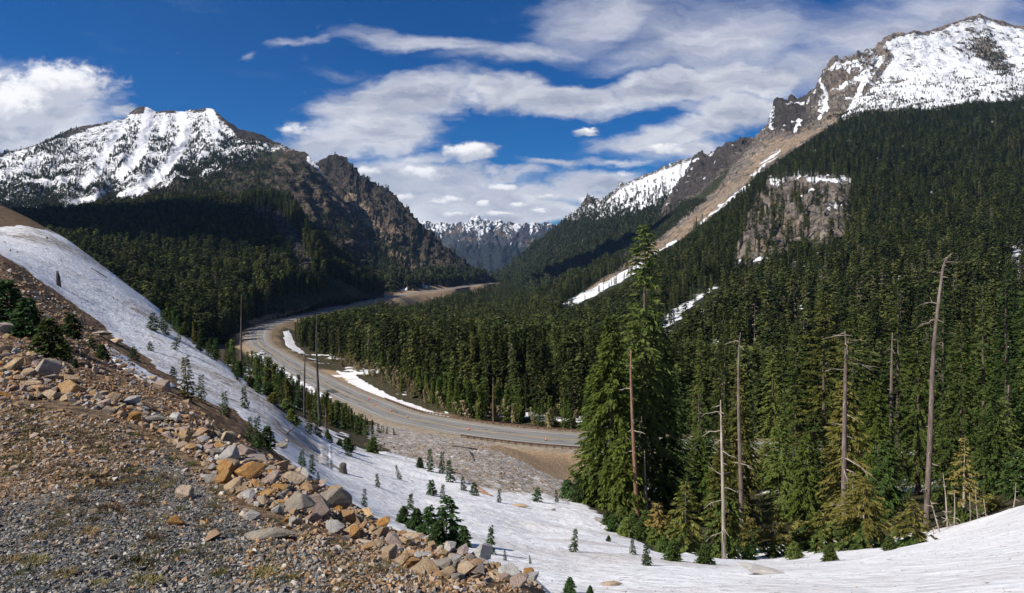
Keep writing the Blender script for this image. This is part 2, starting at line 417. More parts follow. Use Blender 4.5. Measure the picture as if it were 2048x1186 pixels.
# patches of old snow under the forest beyond, by the road and among the big trees
patch = sstep(.12, .3, fbm(gX*.06, gY*.06, 9.2, 4)+.1*n2)
near_forest = sstep(55, 70, gY)*(gp > 1180)*(gY < 260)
pf = patch*near_forest
pf = np.maximum(pf, sstep(.1, .25, n1+.3*n2)*sstep(11, 15, rd)*sstep(60, 30, rd)*(rside > 0)*(gp > 560)*(gY < 420)*.95)
ROADSNOW = [(548, 735), (600, 752), (660, 778), (692, 803), (668, 806), (630, 790), (560, 765), (520, 745)]
INSNOW = [(566, 665), (580, 662), (590, 690), (610, 706), (600, 712), (572, 694)]
STRIP = [(672, 742), (700, 745), (740, 768), (790, 795), (860, 820), (900, 833), (890, 838), (830, 826), (760, 800), (700, 765)]
for pol, lo, hi in ((ROADSNOW, 230, 420), (INSNOW, 380, 520), (STRIP, 200, 340)):
    pf = np.maximum(pf, sstep(-2.5, 2.5, polydist(gp, gpy, pol)+4*n2)*(gY > lo)*(gY < hi))
mid = (gY > 75)*(gY < 330)*(gp < 700)*(gpy > 600)
pf = np.maximum(pf, mid*sstep(.12, .26, n1+.5*n2))
snow = np.maximum(snow, pf)
snow = snow*(1-on_shelf)*(1-sstep(-6, 6, dd)*(gY < 110))
snow = np.maximum(snow, tong)
roadzone = sstep(10.5, 8.8, rd)
snow *= 1-roadzone
TAN = [(930, 893), (1170, 905), (1175, 955), (1130, 950), (1075, 938), (1040, 920), (980, 900)]
tan = sstep(-4, 4, polydist(gp, gpy, TAN)+3*n2)*(gY > 120)
tan = np.maximum(tan, sstep(-2, 2, np.where(gY > 700, 20, np.where(gY > 360, 14, 12))-rd+5*n1)*(gY > 130))
tan = np.maximum(tan, sstep(42, 25, rd+14*n1)*(gY > 520)*(rside > 0))
tan = np.maximum(tan, sstep(42, 25, rd+14*n1)*(gY > 700)*(rside < 0))
PULL = [(640, 738), (690, 745), (735, 778), (765, 800), (700, 778), (640, 752)]
tan = np.maximum(tan, sstep(-3, 3, polydist(gp, gpy, PULL))*(gY > 200))
tan *= np.where((gY > 330)*(gY < 580)*(rside > 0), np.clip(.42+.9*n1, 0, 1), 1)
tan = np.maximum(tan, (gp > 925)*(gp < 1190)*(gpy > 878)*(gpy < 1000)*(gY > 100)*1.)
snow *= 1-sstep(-4, 4, polydist(gp, gpy, TAN)+3*n2)*(gY > 120)
DEBR = [(690, 880), (760, 885), (850, 882), (960, 880), (1065, 925), (1130, 962), (1160, 992), (1140, 1010), (1090, 992), (1000, 990), (940, 975), (880, 940), (790, 910)]
DEBR[0:4] = [(690, 850), (760, 853), (850, 866), (965, 884)]
debris = sstep(-10, 12, polydist(gp, gpy, DEBR)+12*n1+8*n2)*(gY < 178)*(gY > 40)
debris = np.maximum(debris, (gp < 660)*(gY > 38)*(gY < 128)*np.clip(.36+.6*n1+.3*n2, 0, .75))
snow = np.maximum(snow, (debris > .5)*(gp > 660)*debris*(1-roadzone)*(1-sstep(-4, 4, polydist(gp, gpy, TAN))))
# --- height detail
gZ = gZ+.10*snow*np.clip(gY/12, 0, 1)*1.5
gZ = gZ+on_shelf*(.03*n2+.02*fbm(gX*1.5, gY*1.5, 3, 3))
off_ = 1-on_shelf
rough = off_*np.clip(gY/40, .25, 1)
gZ = gZ+rough*(1-roadzone)*(.35*n1+.12*n2)*np.where(gY < 160, 1, 2)
gZ = gZ+snow*off_*sstep(15, 40, gY)*(.16*fbm(gX*.16, gY*.16, 6.6, 3)+.10*fbm(gX*.5, gY*.5, 1.6, 3))
gZ = gZ+debris*(gp > 640)*(.55*np.abs(fbm(gX*.35, gY*.35, 2, 4))+.35*n1)
gZ = gZ+snow*off_*np.clip(gY/60, .15, 1)*.04*ridged(gX*.9, gY*.9, 7, 2)
gZ = gZ+off_*(1-snow)*sstep(-6, 6, dd)*(gY < 110)*(.25*ridged(gX*.25, gY*.25, 5, 4)-.1)
# --- road bench
bench = rz-.55-np.clip(rd-9, 0, 1e9)*np.where(rside < 0, -.02, .03)
wb = sstep(17+np.clip(gY/60, 0, 14), 9.5, rd)*(gY > 120)
gZ = gZ*(1-wb)+bench*wb
VG = np.stack([gX, gY, gZ], -1).reshape(-1, 3)
FG = grid_faces(*gX.shape)[:, ::-1]
gme = mesh_np('ground', VG, FG)
dirt = np.maximum(sstep(-6, 6, dd)*(gY < 110)*off_, (gp < 230)*(gpy < np.interp(gp, [0, 40, 92, 135, 230], [456, 452, 460, 478, 540])+4)*(gY > 95)*(gY < 210)*.5)  # upper left hill: soil half mixed with dark floor, standing in for shade
set_attr(gme, 'm1', np.stack([snow, on_shelf, tan, debris], -1).reshape(-1, 4))
GREYP = [(-400, 1000), (60, 1000), (130, 985), (280, 950), (330, 900), (370, 945), (420, 985), (490, 1040), (570, 1085), (650, 1130), (680, 1400), (-400, 1400)]
earthy = on_shelf*np.clip(sstep(25, -35, polydist(gp, gpy, GREYP)+45*fbm(gX*.8, gY*.8, 7.7, 4))+.5*sstep(.05, .4, fbm(gX*.5, gY*.5, 8.8, 4)), 0, 1)
set_attr(gme, 'm2', np.stack([dirt, np.clip(n1*.5+.5, 0, 1), earthy, np.ones_like(snow)], -1).reshape(-1, 4))
gBVH = BVHTree.FromPolygons([Vector(v) for v in VG.tolist()], FG.tolist())

def hit_ground(px, py, ymin=0.5):
    d = P(px, py, 1.); o = d*ymin
    h = gBVH.ray_cast(o, d.normalized())
    return h[0]
_gi_r = lr; _gi_c = cols
def ground_z(X, Y):
    h = gBVH.ray_cast(Vector((X, Y, 900)), Vector((0, 0, -1)))
    return h[0].z if h[0] is not None else None

# ---------------------------------------------------------------- mountain sheets
def cr_rows(rows, nr):
    """rows: (k, n, 3) -> (nr, n, 3) Catmull-Rom through the rows"""
    k = len(rows); out = []
    for t in np.linspace(0, k-1, nr):
        i = min(int(t), k-2); f = t-i
        p0, p1, p2, p3 = rows[max(i-1, 0)], rows[i], rows[i+1], rows[min(i+2, k-1)]
        m1 = (p2-p0)*.5; m2 = (p3-p1)*.5
        if i == 0: m1 = p2-p1
        if i == k-2: m2 = p2-p1
        f2, f3 = f*f, f*f*f
        out.append((2*f3-3*f2+1)*p1+(f3-2*f2+f)*m1+(-2*f3+3*f2)*p2+(f3-f2)*m2)
    return np.array(out)

def row_sample(row, n, par='px'):
    r = np.array(row, float)
    if par == 'px':
        s = np.hypot(np.diff(r[:, 0]), .55*np.diff(r[:, 1])); s = np.concatenate([[0], np.cumsum(s)]); s /= s[-1]
    u = np.linspace(0, 1, n)
    px = np.interp(u, s, r[:, 0]); py = np.interp(u, s, r[:, 1]); Y = np.interp(u, s, r[:, 2])
    return np.stack([(px-CX)/F*Y, Y, -(py-HY)/F*Y], -1)

def sheet(rows, nc, nr, back=None):
    """rows listed from the skyline down; a falling back side is added behind the skyline"""
    rr = np.array([row_sample(r, nc) for r in rows])
    body = cr_rows(rr, nr)
    if back:
        top = body[0]; bk = []
        for f in (1., .55, .25, .08):
            b = top.copy(); d = np.linalg.norm(top[:, :2], axis=1)[:, None]
            b[:, :2] += top[:, :2]/d*back*f; b[:, 2] -= back*.75*f
            bk.append(b)
        body = np.concatenate([np.array(bk), body])
    return body

def normals(G):
    du = np.gradient(G, axis=1); dv = np.gradient(G, axis=0)
    n = np.cross(du, dv); n /= np.linalg.norm(n, axis=-1)[..., None]+1e-9
    flip = (n*G).sum(-1) > 0
    n[flip] *= -1
    return n

def smooth2(a, k):
    for _ in range(k):
        p = np.pad(a, 1, mode='edge'); a = (p[:-2, 1:-1]+p[2:, 1:-1]+p[1:-1, :-2]+p[1:-1, 2:]+p[1:-1, 1:-1])/5
    return a

SHEETS = {}
def build_sheet(name, G, disp, masks, mat, label, cat='mountain'):
    N = normals(G)
    G = G+N*disp[..., None]
    V = G.reshape(-1, 3); Fq = grid_faces(*G.shape[:2])
    # orient the faces up
    a = V[Fq[:, 1]]-V[Fq[:, 0]]; b = V[Fq[:, 2]]-V[Fq[:, 0]]
    if np.cross(a, b)[:, 2].mean() < 0: Fq = Fq[:, ::-1]
    me = mesh_np(name, V, Fq)
    px, py = proj(G[..., 0], G[..., 1], G[..., 2])
    N2 = normals(G)
    m = masks(px, py, G, N2)
    set_attr(me, 'm1', np.stack([m['snow'], m['veg'], m['tan'], m.get('dark', np.zeros_like(px))], -1).reshape(-1, 4))
    o = link(name, me, mat); tag(o, label, cat, kind='structure')
    SHEETS[name] = dict(G=G, px=px, py=py, N=N2, m=m, F=Fq, V=V)
    return o
# ---------------------------------------------------------------- terrain materials
def mat_ground():
    m, nt, bs = mat_new('valley_ground')
    v = nt.pos()
    a1 = nt.new('ShaderNodeAttribute', attribute_name='m1'); a2 = nt.new('ShaderNodeAttribute', attribute_name='m2')
    s1 = nt.new('ShaderNodeSeparateColor'); nt.put(s1.inputs[0], a1.outputs['Color'])
    s2 = nt.new('ShaderNodeSeparateColor'); nt.put(s2.inputs[0], a2.outputs['Color'])
    snow, grav, tan, debr = s1.outputs[0], s1.outputs[1], s1.outputs[2], a1.outputs['Alpha']
    dirt = s2.outputs[0]
    nL = nt.noise(v, .12, 5, .6); nM = nt.noise(v, .9, 6, .62); nF = nt.noise(v, 6, 6, .65); nX = nt.noise(v, 30, 4, .6)
    # forest floor
    floor = nt.mix(nt.ss(.4, .65, nM), (.035, .034, .015), (.095, .072, .040))
    # brown soil with stones
    vs = nt.voro(v, 3.2, out=1); vd = nt.voro(v, 3.2)
    soil = nt.ramp(nt.math('ADD', nt.math('MULTIPLY', nM, .6), nt.math('MULTIPLY', nF, .4)), [(.3, (.08, .046, .025)), (.5, (.18, .105, .055)), (.7, (.30, .20, .115))])
    vsep = nt.new('ShaderNodeSeparateColor'); nt.put(vsep.inputs[0], vs)
    stone = nt.ramp(vsep.outputs[0], [(.0, (.10, .07, .045)), (.5, (.26, .17, .10)), (1., (.42, .34, .27))])
    soil = nt.mix(nt.math('MULTIPLY', nt.ss(.45, .6, vsep.outputs[1]), nt.ss(.5, .3, vd)), soil, stone)
    # gravel shelf ground between the pebbles
    gv = nt.voro(v, 38, out=1); gs = nt.new('ShaderNodeSeparateColor'); nt.put(gs.inputs[0], gv)
    gcol = nt.ramp(gs.outputs[0], [(0, (.038, .036, .034)), (.45, (.105, .097, .085)), (.8, (.20, .165, .125)), (1., (.33, .305, .27))])
    earth = nt.mix(nt.ss(.4, .62, nF), (.075, .05, .028), (.22, .145, .08))
    gcol = nt.mix(nt.ss(.45, .60, nt.math('ADD', nt.math('ADD', nt.math('MULTIPLY', nM, .7), nt.math('MULTIPLY', nF, .3)), nt.lin(0, 1, s2.outputs[2], -.08, .22))), gcol, earth)
    gcol = nt.mix(nt.math('MULTIPLY', nt.ss(.56, .64, nt.noise(nt.pos((1, 1, 1)), 1.7, 6, .7)), .75), gcol, (.05, .038, .02))
    tcol = nt.mix(nt.ss(.35, .65, nM), (.30, .20, .115), (.40, .29, .18))
    tcol = nt.mix(nt.ss(.5, .75, nF), tcol, (.22, .15, .09))
    base = nt.mix(tan, floor, tcol)
    base = nt.mix(dirt, base, soil)
    base = nt.mix(grav, base, gcol)
    # snow: clean, grey with dust, and littered debris
    st = nt.noise(nt.pos((.22, .34, .3), (0, 0, R(28))), 1., 7, .7)
    st2 = nt.noise(nt.pos((1.3, 1.6, 1.6), (0, 0, R(35))), 1., 6, .7)
    sc = nt.mix(nt.ss(.40, .70, st), (.84, .84, .85), (.68, .67, .67))
    sc = nt.mix(nt.math('MULTIPLY', nt.ss(.54, .68, st2), .4), sc, (.44, .40, .37))
    dust = nt.noise(nt.pos((.05, .16, .1), (0, 0, R(-38))), 1., 5, .6)
    sc = nt.mix(nt.math('MULTIPLY', nt.ss(.54, .66, dust), .42), sc, (.40, .34, .28))
    specks = nt.ss(.66, .72, nt.noise(v, 7., 4, .7))
    sc = nt.mix(nt.math('MULTIPLY', specks, .7), sc, (.16, .12, .085))
    sc = nt.mix(nt.math('MULTIPLY', nt.ss(.60, .66, nt.noise(v, 3.3, 5, .7)), .75), sc, (.12, .09, .065))
    dcol = nt.mix(nt.ss(.4, .6, nt.noise(v, 1.7, 6, .7)), (.21, .165, .12), (.50, .445, .385))
    dcol = nt.mix(nt.ss(.54, .61, nt.noise(v, .8, 6, .7)), dcol, (.70, .68, .66))
    sc = nt.mix(nt.ss(.35, .65, nt.math('ADD', debr, nt.math('MULTIPLY', nt.math('SUBTRACT', nM, .5), .8))), sc, dcol)
    sf = nt.ss(.42, .58, nt.math('ADD', snow, nt.math('MULTIPLY', nt.math('SUBTRACT', nt.noise(v, 2.2, 6, .65), .5), .7)))
    col = nt.mix(sf, base, sc)
    nt.put(bs.inputs['Base Color'], col)
    nt.put(bs.inputs['Roughness'], nt.mix(sf, (.95,)*3, (.6,)*3))
    hb = nt.math('ADD', nt.math('MULTIPLY', nt.voro(v, 3.2), -.35), nt.math('MULTIPLY', nM, .8))
    hb = nt.math('ADD', hb, nt.math('MULTIPLY', nF, .25))
    cup = nt.math('MULTIPLY', nt.voro(nt.pos((1.3, 1.3, 1.3)), 2.0, 'SMOOTH_F1'), .12)
    hs = nt.math('ADD', cup, nt.math('MULTIPLY', nt.noise(v, 5, 5, .65), .09))
    hs = nt.math('ADD', hs, nt.math('MULTIPLY', nt.math('MULTIPLY', debr, nt.noise(v, 1.4, 6, .7)), 1.2))
    hg = nt.math('ADD', nt.math('MULTIPLY', nt.voro(v, 38), -.02), nt.math('MULTIPLY', nF, .03))
    h = nt.mix(grav, nt.mix(sf, hb, hs), hg)
    nt.put(bs.inputs['Normal'], nt.bump(h, .85, .6))
    return m

def mat_mountain(name, rock, scale=1., tanc=((.34, .21, .12), (.46, .31, .19)), vegc=((.02, .026, .010), (.05, .055, .02)), streak=(0, 0, 0), snow_k=.9, bump=1., strata=(1, 1, .35)):
    m, nt, bs = mat_new(name)
    a1 = nt.new('ShaderNodeAttribute', attribute_name='m1')
    s1 = nt.new('ShaderNodeSeparateColor'); nt.put(s1.inputs[0], a1.outputs['Color'])
    snow, veg, tan, dark = s1.outputs[0], s1.outputs[1], s1.outputs[2], a1.outputs['Alpha']
    v = nt.pos((scale,)*3); vs = nt.pos(tuple(scale*k for k in strata), streak)
    n1 = nt.noise(vs, .018, 8, .66); n2 = nt.noise(v, .06, 7, .65); n3 = nt.noise(v, .22, 5, .65)
    nn = nt.math('ADD', nt.math('MULTIPLY', n1, .55), nt.math('MULTIPLY', n2, .45))
    rc = nt.ramp(nn, [(.32, rock[0]), (.46, rock[1]), (.56, rock[2]), (.70, rock[3])])
    crack = nt.voro(nt.vmath('ADD', vs, nt.vmath('SCALE', nt.noise(v, .03, 4, .6, 0, 1), 30.)), .045, 'DISTANCE_TO_EDGE')
    rc = nt.mix(nt.ss(.10, .0, crack, 0, .7), rc, rock[0])
    och = nt.noise(v, .008, 5, .6)
    rc = nt.mix(nt.math('MULTIPLY', nt.ss(.55, .68, och), .5), rc, tanc[0])
    tc = nt.mix(nt.ss(.38, .62, n2), tanc[0], tanc[1])
    tc = nt.mix(nt.ss(.54, .62, n3), tc, rock[1])
    tc = nt.mix(nt.math('MULTIPLY', nt.ss(.56, .62, nt.noise(v, .1, 5, .65)), .8), tc, vegc[1])
    tc = nt.mix(nt.math('MULTIPLY', nt.ss(.5, .62, nt.noise(v, .012, 4, .6)), .6), tc, rock[2])
    vc = nt.mix(nt.ss(.4, .62, n3), vegc[0], vegc[1])
    base = nt.mix(nt.ss(.4, .6, nt.math('ADD', tan, nt.math('MULTIPLY', nt.math('SUBTRACT', n2, .5), .9))), rc, tc)
    base = nt.mix(nt.ss(.42, .58, nt.math('ADD', veg, nt.math('MULTIPLY', nt.math('SUBTRACT', n2, .5), 1.4))), base, vc)
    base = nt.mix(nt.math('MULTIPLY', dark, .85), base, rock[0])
    sv = nt.math('ADD', snow, nt.math('MULTIPLY', nt.math('SUBTRACT', n2, .5), snow_k))
    sv = nt.math('ADD', sv, nt.math('MULTIPLY', nt.math('SUBTRACT', n3, .5), snow_k*.7))
    sf = nt.ss(.46, .54, sv)
    nt.put(bs.inputs['Base Color'], nt.mix(sf, base, (.74, .745, .76)))
    nt.put(bs.inputs['Roughness'], nt.mix(sf, (.95,)*3, (.6,)*3))
    h = nt.math('ADD', nt.math('MULTIPLY', n1, 14.), nt.math('MULTIPLY', n2, 7.))
    h = nt.math('ADD', h, nt.math('MULTIPLY', n3, 2.))
    h = nt.math('ADD', h, nt.math('MULTIPLY', nt.ss(0, .12, crack), 2.5))
    h = nt.mix(sf, h, nt.math('MULTIPLY', nt.noise(v, .03, 6, .6), 11.))
    nt.put(bs.inputs['Normal'], nt.bump(h, bump, 1./scale))
    return m
# ---------------------------------------------------------------- the mountains
GREY = [(.035, .032, .03), (.10, .088, .075), (.19, .16, .13), (.30, .25, .2)]
BROWN = [(.022, .018, .015), (.062, .048, .036), (.125, .094, .067), (.215, .165, .12)]
M_GROUND = mat_ground()
go = link('valley_ground', gme, M_GROUND); tag(go, 'gravel shoulder, snow slopes and wooded valley floor', 'ground', kind='structure')

def add_y(row, dpy=0, f=1.): return [(a, b+dpy, c*f) for a, b, c in row]
def fall_noise(G, fu, fv, seed, octv=5):
    """gullies that run down the slope: fine across, long along"""
    nr, nc = G.shape[:2]
    u = np.linspace(0, 1, nc)[None]*np.ones((nr, 1)); v = np.linspace(0, 1, nr)[:, None]*np.ones((1, nc))
    wu = u+.03*fbm(u*fu*.3, v*4, seed+3, 3)
    return ridged(wu*fu, v*fv, seed, octv)

# -- far range
sk = [(600, 470, 9000), (760, 455, 8600), (830, 437, 8300), (838, 441, 8300), (850, 442, 8200), (862, 447, 8100), (871, 449, 8000), (880, 446, 8000), (891, 447, 8000), (905, 450, 8000), (919, 446, 8000), (928, 449, 8000), (936, 446, 8000), (945, 438, 8000), (955, 433, 8000), (965, 439, 8000), (973, 438, 8000), (985, 444, 8000), (1001, 441, 8000), (1010, 447, 8000), (1021, 446, 8000),
      (1042, 447, 8000), (1055, 449, 8000), (1069, 444, 8000), (1080, 449, 8000), (1096, 444, 8000), (1108, 449, 8000), (1120, 448, 8000), (1180, 452, 8200), (1300, 460, 8500)]
low = [(600, 560, 6000), (760, 540, 6200), (880, 530, 6500), (960, 525, 6600), (1000, 540, 6000), (1040, 530, 6300), (1120, 520, 6500), (1300, 520, 6500)]
ft = [(600, 590, 4600), (880, 580, 4800), (990, 572, 4700), (1100, 575, 4800), (1300, 580, 4800)]
midr = [(600, 520, 7400), (760, 500, 7400), (850, 490, 7300), (930, 482, 7200), (980, 480, 7200), (1050, 485, 7200), (1120, 484, 7200), (1300, 490, 7400)]
G = sheet([sk, midr, low, ft], 420, 150, 1500)
X, Y, Z = np.moveaxis(G, -1, 0)
d = 55*(fall_noise(G, 26, 2.2, 3)-.5)+50*(ridged(X*.004, Y*.004, Z*.004, 5)-.5)
def mk(px, py, G, N):
    z = (py-440)/60
    s = sstep(.85, .0, z*1.35+1.7*fall_noise(G, 95, 3.5, 8, 5)-.95)
    return dict(snow=s*.60-.02, veg=sstep(.5, 1.2, z+.4*fbm(G[..., 0]*.004, G[..., 1]*.004, 2, 3)), tan=np.zeros_like(px))
build_sheet('distant_range', G, d, mk, mat_mountain('far_rock', [(.02, .022, .026), (.04, .044, .048), (.07, .07, .07), (.11, .105, .10)], .35, bump=1., vegc=((.012, .017, .015), (.025, .032, .027))), 'hazy blue range with snowy crest closing the valley')

# -- snowy mountain across the road (left)
sk = [(-900, 560, 2300), (-400, 420, 2500), (0, 307, 2600), (30, 300, 2620), (68, 291, 2650), (95, 281, 2680), (116, 271, 2700), (150, 256, 2750), (180, 250, 2780), (205, 246, 2800), (235, 240, 2830), (250, 237, 2850), (260, 226, 2880), (271, 217, 2900), (282, 213, 2900), (294, 214, 2900), (302, 217, 2900), (311, 223, 2900), (326, 222, 2900), (342, 221, 2900), (356, 223, 2900), (369, 223, 2880),
      (380, 219, 2860), (390, 220, 2850), (403, 218, 2830), (415, 216, 2800), (424, 218, 2780), (431, 223, 2750), (444, 234, 2720), (462, 247, 2660), (482, 261, 2600), (494, 262, 2580), (506, 264, 2550), (526, 271, 2500), (547, 283, 2450), (574, 295, 2400), (598, 303, 2350), (608, 304, 2330), (618, 312, 2300), (632, 330, 2250), (655, 365, 2180), (680, 398, 2120), (712, 440, 2020), (755, 500, 1900), (800, 560, 1800)]
m1 = [(-900, 600, 1800), (-400, 490, 1950), (0, 360, 2100), (68, 345, 2150), (130, 330, 2250), (205, 315, 2330), (270, 295, 2400), (330, 290, 2450), (390, 288, 2430), (430, 290, 2350), (480, 310, 2250), (530, 325, 2150), (570, 338, 2080), (605, 355, 2000), (640, 392, 1900), (680, 440, 1800), (730, 510, 1700), (790, 575, 1600)]
m2 = [(-900, 640, 1400), (-400, 540, 1500), (0, 420, 1650), (68, 410, 1700), (130, 400, 1750), (205, 388, 1800), (270, 375, 1900), (330, 365, 1950), (390, 360, 1900), (440, 362, 1850), (490, 370, 1800), (540, 380, 1750), (580, 395, 1680), (615, 420, 1620), (650, 460, 1560), (690, 510, 1480), (740, 555, 1420), (790, 590, 1400)]
m3 = [(-900, 700, 1000), (-400, 590, 1200), (0, 490, 1350), (100, 475, 1400), (205, 460, 1430), (300, 450, 1480), (390, 445, 1480), (460, 445, 1450), (520, 450, 1420), (570, 465, 1380), (610, 490, 1320), (650, 525, 1280), (690, 560, 1230), (740, 590, 1180), (790, 602, 1160)]
m4 = add_y(m3, 70, .9)
G = sheet([sk, m1, m2, m3, m4], 560, 330, 900)
X, Y, Z = np.moveaxis(G, -1, 0)
px, py = proj(X, Y, Z)
rockz = sstep(-30, 40, polydist(px, py, [(440, 260), (530, 285), (600, 300), (700, 420), (800, 560), (560, 600), (480, 470), (200, 470), (330, 395), (400, 365), (500, 335), (560, 310)]))
d = 34*(fall_noise(G, 22, 2.6, 3)-.55)*sstep(-.02, .12, np.linspace(0, 1, G.shape[0])[:, None])
d = d+(10+16*rockz)*(ridged(X*.010, Y*.010, Z*.010, 5)-.5)+rockz*12*(ridged((X*.5+Z)*.02, Y*.014, (Z-X*.5)*.035, 4)-.5)
STREAKS = [[(360, 232), (372, 260), (360, 300), (335, 335), (300, 365), (268, 388)], [(300, 222), (290, 260), (282, 300), (262, 330), (240, 350)], [(240, 260), (215, 300), (195, 340), (165, 370)], [(420, 222), (430, 245), (432, 270)],
           [(268, 378), (240, 392)], [(180, 398), (150, 405), (115, 428), (118, 432)], [(205, 385), (175, 405), (130, 432)], [(330, 240), (322, 270)], [(620, 318), (640, 335), (655, 350)]]
def sky0(px): return np.interp(px, [0, 116, 205, 280, 342, 415, 482, 547], [307, 271, 246, 214, 221, 217, 261, 283])
def mk(px, py, G, N):
    sd_ = np.full(px.shape, 1e9)
    for k, s in enumerate(STREAKS): sd_ = np.minimum(sd_, polydist(px, py, s, False)-(9 if k < 2 else 6 if k < 4 else 4))
    n = fbm(G[..., 0]*.012, G[..., 1]*.012, G[..., 2]*.012, 5)
    line = 400-np.clip((px-180)*.14, 0, 40)
    hi = sstep(80, -50, py-line+60*n)            # more snow up high
    rk = np.interp(px, [0, 100, 260, 330, 400, 470, 540, 600, 640], [440, 430, 395, 372, 350, 330, 305, 296, 300])
    below = sstep(-16, 16, py-rk+45*n)
    s = .17+.46*hi-.62*below+.16*n
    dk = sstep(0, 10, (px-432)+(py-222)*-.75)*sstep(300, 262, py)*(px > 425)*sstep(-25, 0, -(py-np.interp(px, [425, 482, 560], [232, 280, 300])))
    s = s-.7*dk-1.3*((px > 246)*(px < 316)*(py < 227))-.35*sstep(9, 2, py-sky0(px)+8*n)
    s = s-.25*rockz*sstep(.1, .5, n)
    s = np.where(sd_ < 8, np.maximum(s, sstep(8, -3, sd_)*1.1), s)
    veg = below*sstep(.05, .4, fbm(G[..., 0]*.01, G[..., 1]*.01, 4.4, 4)+.12)*.75+.55*sstep(395, 440, py)*(px < 480)
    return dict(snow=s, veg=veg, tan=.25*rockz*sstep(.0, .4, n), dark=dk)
M_LEFT = mat_mountain('shoulder_rock', BROWN, 1., strata=(1.3, .8, 2.2), streak=(R(20), R(35), 0), snow_k=1.5, tanc=((.2, .14, .09), (.28, .2, .13)))
build_sheet('snowy_mountain', G, d, mk, M_LEFT, 'broad snow-streaked mountain with brown rock shoulder')

# -- rocky ridge behind its shoulder, running down to the road
sk = [(560, 350, 3000), (600, 335, 3000), (630, 330, 2950), (642, 324, 2950), (653, 316, 2900), (661, 311, 2900), (670, 309, 2900), (677, 311, 2880), (683, 312, 2850), (692, 319, 2820), (700, 326, 2800), (712, 343, 2770), (720, 350, 2750), (730, 357, 2720), (741, 364, 2700), (755, 371, 2680), (768, 376, 2650), (776, 378, 2620), (782, 384, 2600), (797, 400, 2550), (813, 418, 2500), (826, 434, 2450), (837, 446, 2440), (854, 460, 2420), (871, 476, 2400), (888, 491, 2350), (905, 506, 2300), (922, 519, 2280), (939, 531, 2250), (953, 540, 2250), (967, 548, 2280), (984, 559, 2400), (1010, 575, 2500)]
m1 = [(560, 430, 2600), (640, 400, 2500), (690, 400, 2450), (730, 425, 2350), (770, 455, 2250), (805, 485, 2150), (840, 512, 2080), (875, 532, 2030), (905, 545, 2000), (935, 555, 2000), (960, 561, 2100), (1005, 579, 2450)]
m2 = [(560, 520, 2000), (640, 490, 1950), (690, 500, 1850), (730, 520, 1750), (770, 540, 1680), (805, 552, 1650), (840, 560, 1650), (875, 564, 1720), (905, 566, 1800), (935, 567, 1900), (960, 568.5, 2050), (1000, 583, 2400)]
m3 = [(560, 600, 1400), (640, 580, 1300), (690, 585, 1220), (730, 586, 1180), (770, 584, 1220), (805, 581, 1300), (840, 577, 1400), (875, 573.5, 1560), (905, 571, 1720), (935, 568.5, 1880), (960, 567.5, 2050), (1000, 590, 2380)]
m4 = add_y(m3, 40, .97)
G = sheet([sk, m1, m2, m3, m4], 420, 260, 900)
X, Y, Z = np.moveaxis(G, -1, 0)
fade = sstep(1, .72, np.linspace(0, 1, G.shape[0]))[:, None]
d = fade*(22*(fall_noise(G, 16, 2.4, 21)-.5)+26*(ridged(X*.010, Y*.010, Z*.010, 5)-.5)+10*(ridged(X*.03, Y*.03, Z*.03, 3)-.5))
def mk(px, py, G, N):
    n = fbm(G[..., 0]*.010, G[..., 1]*.010, G[..., 2]*.010, 5)
    top = np.interp(px, [560, 670, 740, 782, 837, 905, 967], [335, 309, 364, 384, 446, 506, 548])
    dep = py-top
    s = .05+.22*sstep(.15, .5, n)*sstep(90, 10, dep)
    s = np.where((polydist(px, py, [(838, 572), (850, 566), (862, 572), (856, 578), (840, 579)]) > 0) | (polydist(px, py, [(800, 580), (812, 573), (818, 580), (808, 586)]) > 0), 1., s)
    RIB = [[(735, 440), (770, 490), (800, 530), (840, 560)], [(770, 500), (805, 545), (812, 570)], [(700, 390), (740, 440)]]
    rb = np.full(px.shape, 1e9)
    for r in RIB: rb = np.minimum(rb, polydist(px, py, r, False))
    t = sstep(26, 4, rb+25*n)*.5
    t = np.maximum(t, sstep(564, 575, py+12*n)*(px > 790)*.9)
    veg = sstep(.15, .6, .55*sstep(30, 150, dep)+.8*n+.1)
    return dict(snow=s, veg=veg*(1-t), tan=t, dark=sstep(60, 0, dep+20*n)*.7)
M_RIDGE = mat_mountain('ridge_rock', [(.018, .015, .013), (.05, .04, .03), (.10, .077, .056), (.175, .135, .10)], 1.1, strata=(1, 1, 1.2), snow_k=.9, tanc=((.27, .19, .12), (.40, .29, .19)))
build_sheet('rocky_ridge', G, d, mk, M_RIDGE, 'dark rocky ridge falling to the far road')

# -- wooded hill between the road and the snowy mountain
cr = [(-900, 560, 500), (-500, 520, 700), (-200, 480, 900), (60, 446, 1100), (130, 440, 1180), (200, 430, 1250), (330, 413, 1340), (420, 407, 1390), (480, 407, 1400), (530, 416, 1370), (560, 424, 1350), (600, 448, 1290), (640, 485, 1220), (690, 532, 1150), (735, 566, 1100), (768, 583, 1110)]
r2 = [(-900, 640, 320), (-500, 600, 450), (-200, 550, 550), (60, 505, 680), (130, 497, 760), (200, 490, 830), (330, 482, 900), (420, 480, 930), (480, 482, 950), (530, 490, 960), (560, 498, 950), (610, 525, 920), (650, 552, 880), (700, 580, 890), (735, 591, 980), (766, 593.5, 1090)]
r3 = [(-900, 720, 200), (-500, 680, 300), (-200, 630, 350), (60, 560, 430), (130, 562, 500), (200, 570, 540), (320, 585, 580), (400, 595, 600), (460, 600, 610), (520, 604, 630), (570, 606, 660), (610, 606, 710), (650, 603, 770), (700, 602, 870), (735, 597, 975), (766, 595.5, 1085)]
